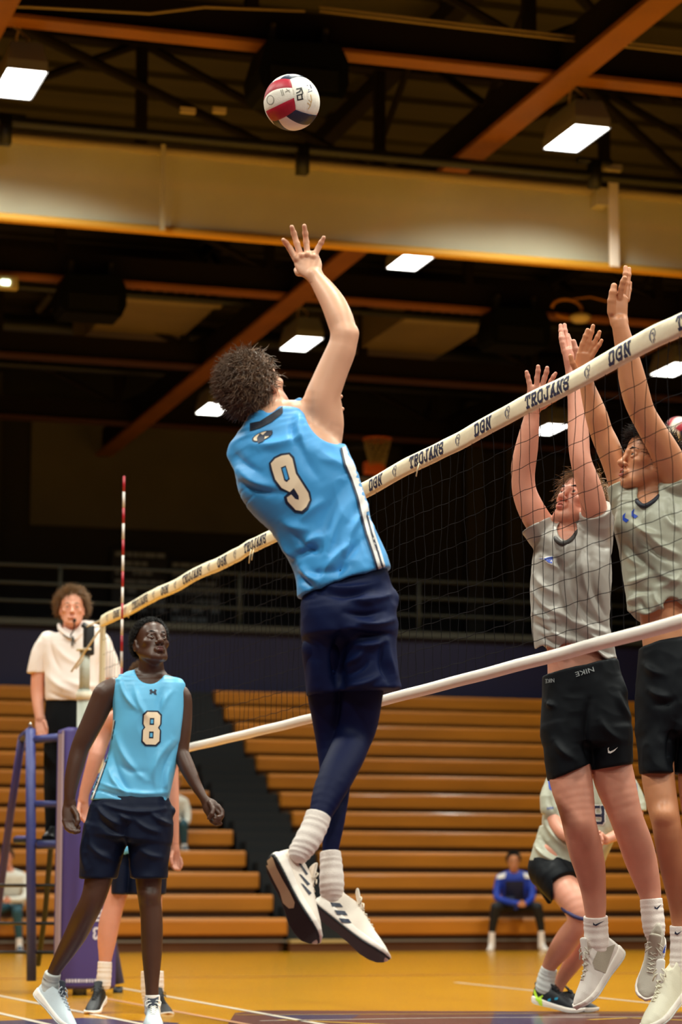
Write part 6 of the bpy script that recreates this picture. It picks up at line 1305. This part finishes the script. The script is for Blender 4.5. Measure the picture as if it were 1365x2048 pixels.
# ---------------------------------------------------------------- crouching back-row player
def setter():
    g = Fig(13.75, 'person', 'crouching back-row player in grey number 9 shirt and black shorts, behind the blockers', 'person', 1120); b = g.body
    L = [(1120, 1545, 1240, 1545, .09, .0), (1096, 1560, 1268, 1566, .12), (1090, 1600, 1262, 1604, .13), (1086, 1640, 1240, 1640, .13), (1076, 1680, 1222, 1680, .13), (1064, 1712, 1208, 1720, .13)]
    g.secs(b, L, .02, inset=4, dk=.92); g.secs(b, [(1070, 1700, 1196, 1710, .12), (1066, 1750, 1180, 1760, .13)], .02)
    g.head(1178, 1500, -.05, (.2, -.1, 1), 1.0, features=False, h=.005); g.neck(1180, 1555, 22, .0)
    g.chain(b, [(1108, 1570, 17), (1103, 1600, 17, -.02), (1108, 1632, 16, -.06), (1122, 1660, 15, -.12), (1150, 1678, 12.5, -.2), (1180, 1684, 9, -.26)], .012)
    g.chain(b, [(1262, 1575, 17), (1272, 1605, 16, -.02), (1270, 1635, 15, -.06), (1255, 1658, 13.5, -.14), (1230, 1672, 11, -.2), (1212, 1680, 9, -.24)], .012)
    g.hand(None, [(1176, 1676, 1180, 1692, .012, -.26), (1188, 1670, 1192, 1690, .012, -.27)], [([(1192, 1672, -.27), (1202, 1672, -.28), (1206, 1680, -.29)], 4.2, 3.2), ([(1192, 1678, -.27), (1203, 1680, -.28), (1204, 1688, -.29)], 4.2, 3.2), ([(1192, 1684, -.27), (1200, 1688, -.28), (1200, 1694, -.29)], 4.2, 3.2), ([(1190, 1689, -.27), (1196, 1694, -.28), (1194, 1698, -.29)], 4, 3)], ([(1184, 1674, -.28), (1192, 1666, -.30), (1200, 1664, -.30)], 4.4, 3.4), h=.004)
    g.hand(None, [(1216, 1688, 1212, 1672, .012, -.24), (1204, 1688, 1202, 1672, .012, -.25)], [([(1202, 1674, -.25), (1194, 1678, -.25), (1190, 1686, -.24)], 4.2, 3.2), ([(1202, 1680, -.25), (1195, 1685, -.25), (1192, 1692, -.24)], 4.2, 3.2), ([(1204, 1686, -.25), (1198, 1692, -.25), (1196, 1698, -.24)], 4, 3), ([(1203, 1690, -.25), (1202, 1696, -.25), (1201, 1700, -.24)], 4, 3)], ([(1212, 1676, -.26), (1204, 1668, -.27), (1198, 1666, -.27)], 4.4, 3.4), h=.004)
    R1 = [(1108, 1752, 26, 0), (1122, 1768, 31, -.10), (1142, 1795, 29, -.18), (1156, 1825, 24, -.22), (1156, 1848, 22, -.2), (1140, 1872, 24, -.12), (1122, 1898, 22.5, -.04), (1104, 1924, 16, .03), (1094, 1946, 13, .07), (1090, 1965, 13, .08)]
    R2 = [(1160, 1740, 34, .0), (1178, 1790, 29, -.08), (1188, 1840, 22, -.12), (1176, 1880, 21, .0), (1150, 1920, 19, .1), (1124, 1960, 13, .16), (1112, 1985, 12, .18)]
    g.chain(b, R1, .01); g.chain(b, R2, .01); g.build(b, 'body', skinR, .007, fine=g.fine)
    j = SDF(); g.secs(j, L+[(1050, 1760, 1200, 1770, .14)], .02); g.chain(j, [(1116, 1568, 22), (1103, 1592, 21, -.03), (1101, 1618, 20, -.06)], .02); g.chain(j, [(1256, 1572, 21), (1270, 1600, 20, -.01), (1274, 1622, 20, -.03)], .02)
    DN = np.array([0, 0, -1.]); g.cut(j, (1102, 1629), DN, 1060, 1087, .003, None, 1652); g.cut(j, (1274, 1622), DN, 1258, 1320)
    p = g.pt(1060, 1722); q = g.pt(1200, 1750); n = np.cross(q-p, FH); n = n if n[2] < 0 else -n; g.cut(j, (1130, 1736), n, 1020, 1260, .004); j.hollow((p+q)/2, n/np.linalg.norm(n), .011, .05)
    F = [(1090, 1640, 1140, 1700, 7, .012), (1080, 1670, 1120, 1715, 6, -.010), (1070, 1690, 1110, 1722, 5, .010), (1100, 1590, 1110, 1625, 5, -.008), (1200, 1570, 1215, 1660, 6, .007), (1120, 1570, 1130, 1640, 7, -.009)]
    o, V, Q = g.build(j, 'shirt', greyJ2, .0055, cloth=(.0045, 10, (1, 1, 1)), folds=F); bv = bvh_of(V, Q)
    decal('shoulder_panel', [[[(1096, 1558), (1104, 1560), (1110, 1576), (1108, 1584), (1099, 1578)]]], bv, bluep, o, .003); decal('shoulder_panel', [[[(1268, 1570), (1274, 1566), (1276, 1582), (1272, 1588), (1269, 1580)]]], bv, bluep, o, .003)
    textdecal('sleeve_lettering', 'DGN', (1101, 1616), (5.8, -.6), (.6, 6.4), bv, bluep, o, .003, .02)
    sx, sy = 1198, 1630
    st = [[(8, -12), (8, -16), (-8, -16), (-10, -12), (-10, -3), (-8, 1), (6, 1), (9, -2), (9, -13), (9, 12), (6, 16), (-8, 16), (-10, 12)]]
    decal('number_outline', [[q] for q in stroke_quads([[(sx+a, sy+b_) for a, b_ in st[0]]], 9)], bv, wmat, o, .003); decal('number_fill', [[q] for q in stroke_quads([[(sx+a, sy+b_) for a, b_ in st[0]]], 6)], bv, outline, o, .0045)
    s = SDF(); g.secs(s, [(1064, 1708, 1200, 1722, .12), (1060, 1735, 1196, 1745, .14), (1066, 1760, 1190, 1768, .14)], .02); g.chain(s, [(1098, 1738, 42), (1116, 1758, 41, -.09), (1128, 1776, 38, -.13)], .02); g.chain(s, [(1160, 1742, 38), (1176, 1780, 35, -.08), (1182, 1800, 32, -.1)], .02)
    p = g.pt(1128, 1768, -.13); n = (g.pt(1145, 1800, -.18)-g.pt(1108, 1745, -.06)); g.cut(s, (1128, 1768, -.13), n, 1100, 1260, .004); s.hollow(p, n/np.linalg.norm(n), .011, .05)
    g.chain(s, [(1092, 1770, 18, -.03), (1098, 1794, 9, -.05), (1099, 1803, 5, -.05)], .01)
    g.build(s, 'shorts', blackS, .0055, cloth=(.003, 11, (1, 1, 1)))
    k = SDF(); g.chain(k, [(1132, 1822, 4, -.235), (1148, 1832, 4, -.285), (1166, 1838, 4, -.29), (1178, 1834, 4, -.25)], .002); g.chain(k, [(1132, 1822, 5, -.235), (1128, 1816, 6, -.21)], .002); g.build(k, 'knee_strap', mat('strap_indigo', (36, 34, 84), .6), .004)
    g.hair(brown_hair, 500, (.03, .05), std_mask(), seed=15, r=.003)
    sock(g, [(1100, 1936, 16.5, .05), (1094, 1955, 18, .07), (1090, 1976, 19, .08)], MATS['sock_grey'])
    mt = (MATS['shoe_black'], MATS['midsole_white'], MATS['outsole_pale'], MATS['lace_black'], MATS['tongue_black'])
    so, bv, G_ = shoe(g, 'shoe', (1063, 2005), (.93, -.22, .34), (.15, 1, .1), .30, mt, .10)
    lime = mat('lime_stripe', (190, 232, 60), .45)
    for q in ([(1063, 1972), (1067, 1970), (1078, 1998), (1086, 2012), (1080, 2010), (1070, 1992)], [(1071, 1998), (1086, 1990), (1087, 1993), (1074, 2002)], [(1078, 1996), (1084, 1994), (1086, 2014), (1080, 2010)]): decal('lime_stripe', [[q]], bv, lime, so, .003, 5)
    decal('teal_mark', [[[(1096, 1999), (1102, 1996), (1102, 2002), (1096, 2003)]], [[(1110, 1996), (1117, 1994), (1116, 1999), (1110, 2000)]]], bv, mat('teal_mark', (40, 150, 190), .4), so, .003, 5)
    shoe(g, 'shoe', (1096, 2012), (.97, -.15, .2), (.1, 1, 0), .28, mt, .22)
setter()

# ---------------------------------------------------------------- seated people on the benches
def seated(d, cx, hy, hd, sh, hips, kneesL, kneesR, ft, name_label, shirt, trous, shoe_m, hairm, skin, hands, sockm=None, shoulder=None, S=1.0, seed=1):
    g = Fig(d, 'person', name_label, 'person', cx); b = g.body; u = 157*S
    x0, y0, w0 = sh; x1, y1, w1 = hips
    L = [(x0-w0*.6, y0-4, x0+w0*.6, y0-4, .08, -.12), (x0-w0, y0+3, x0+w0, y0+3, .11, -.1), ((x0+x1)/2-(w0+w1)*.46, (y0+y1)/2, (x0+x1)/2+(w0+w1)*.46, (y0+y1)/2, .13, -.04), (x1-w1, y1, x1+w1, y1, .14, .06)]
    g.secs(b, L, .02, inset=1.2, dk=.9)
    g.head(hd[0], hd[1], -.16, (0, -.1, 1), 1.0, lip=.8, h=.006, lipm=lipL, browm=hairm, irism=irisB); g.neck(x0, y0, 7.5, -.12)
    arms = SDF()
    for q, kn in ((-1, kneesL), (1, kneesR)):
        pts = [(x0+q*(w0-3), y0+6, 7, -.1), (x0+q*(w0+2), y0+28, 6.6, -.14), (x0+q*(w0+1), y0+46, 6, -.22), ((x0+q*(w0+1)+hands[0])/2+q*2, (y0+46+hands[1])/2+3, 5.4, -.36), (hands[0]+q*4, hands[1], 4.6, -.48)]
        g.chain(b, [(p[0], p[1], p[2]*.85, p[3]) for p in pts], .01); g.chain(arms, [(p[0], p[1], p[2]*1.12, p[3]) for p in pts[:-1]]+[(hands[0]+q*8, hands[1]-1, 5.2, -.45)], .01)
        g.ball(b, hands[0]+q*3, hands[1]+1, 5, -.5, .01)
        for f_ in range(4): g.chain(b, [(hands[0]+q*2, hands[1]-3+f_*2.6, 1.7, -.52), (hands[0]-q*3, hands[1]-3+f_*2.6, 1.6, -.545), (hands[0]-q*6, hands[1]-2+f_*2.5, 1.3, -.53)], .003)
        g.chain(b, [(hands[0]+q*3, hands[1]-4, 1.9, -.53), (hands[0], hands[1]-7, 1.5, -.55)], .003)
        g.chain(b, [(x1+q*9, y1, 9, .02), (kn[0], kn[1], 8, -.42), (kn[2], kn[3], 5, -.34), (kn[2], kn[3]+6, 4.6, -.34)], .01, n=1)
    g.build(b, 'body', skin, .011)
    j = SDF(); g.secs(j, L, .02); j.group(arms, .02); o, V, Q = g.build(j, 'jacket', shirt, .010, cloth=(.006, 7, (1, 1, 1)))
    t = SDF()
    for q, kn in ((-1, kneesL), (1, kneesR)): g.chain(t, [(x1+q*9, y1+2, 12, .04), (kn[0], kn[1]+1, 10.5, -.42), (kn[2], kn[3], 7.5, -.34)], .01, n=1)
    g.ball(t, x1, y1+2, 14, .02, .03, sx=1.5); g.build(t, 'trousers', trous, .010)
    for q, kn in ((-1, kneesL), (1, kneesR)):
        f = SDF(); g.chain(f, [(kn[2], kn[3]-3, 6.2, -.34), (kn[2]+q*.5, kn[3]+14, 6.2, -.34), (kn[2]+q, ft-8, 7, -.34)], .01); g.build(f, 'sock', whiteC, .008)
        mt = (shoe_m, MATS['midsole_white'], MATS['outsole_pale'], MATS['lace_white'], MATS['tongue_white']); shoe(g, 'shoe', (kn[2]+q, ft), (q*.15, -.04, 1), (0, 1, 0), .29, mt, -.26, h=.007, laces=False)
    g.hair(hairm, 1800, (.02, .04), std_mask(0, -.45, 1.0), curl=.6, r=.004, seed=seed, cap=1.08)
    return g, o, V, Q
g, o, V, Q = seated(34.55, 1030, 0, (1028, 1724), (1030, 1750, 33), (1032, 1810, 28), (992, 1814, 985, 1860), (1076, 1814, 1083, 1858), 1902, 'seated spectator in blue and white jacket and black trousers on the bottom bench', mat('jacket_blue', (18, 56, 170), .6), mat('track_black', (14, 16, 22), .7), whiteC, black_hair, skinT, (1045, 1808), seed=21)
bv = bvh_of(V, Q)
for xs in ((-1), (1)): decal('shoulder_panel', [[[(1030+xs*16, 1741), (1030+xs*34, 1746), (1030+xs*36, 1758), (1030+xs*20, 1756)]]], bv, wmat, o, .01)
decal('chest_panel', [[[(1012, 1762), (1048, 1762), (1050, 1800), (1010, 1800)]]], bv, mat('jacket_navy', (12, 20, 54), .6), o, .008)
seated(32.75, 20, 0, (12, 1716), (22, 1748, 28), (26, 1808, 24), (-8, 1820, -12, 1870), (34, 1822, 38, 1872), 1905, 'seated spectator in white top and teal trousers at the left edge behind the stand', mat('top_white', (226, 224, 214), .7), mat('jeans_teal', (40, 84, 100), .7), mat('shoe_blue_grey', (70, 90, 110), .6), brown_hair, skinR, (14, 1800), seed=22)
seated(36.05, 352, 0, (349, 1568), (350, 1598, 23), (352, 1645, 20), (335, 1646, 330, 1684), (366, 1648, 368, 1684), 1704, 'blond spectator in white top and teal trousers on a middle bench behind player 8', mat('top_white', (226, 224, 214), .7), mat('jeans_teal', (40, 84, 100), .7), MATS['shoe_blue_grey'], mat('hair_blond', (196, 150, 82), .5), skinR, (350, 1640), seed=23)
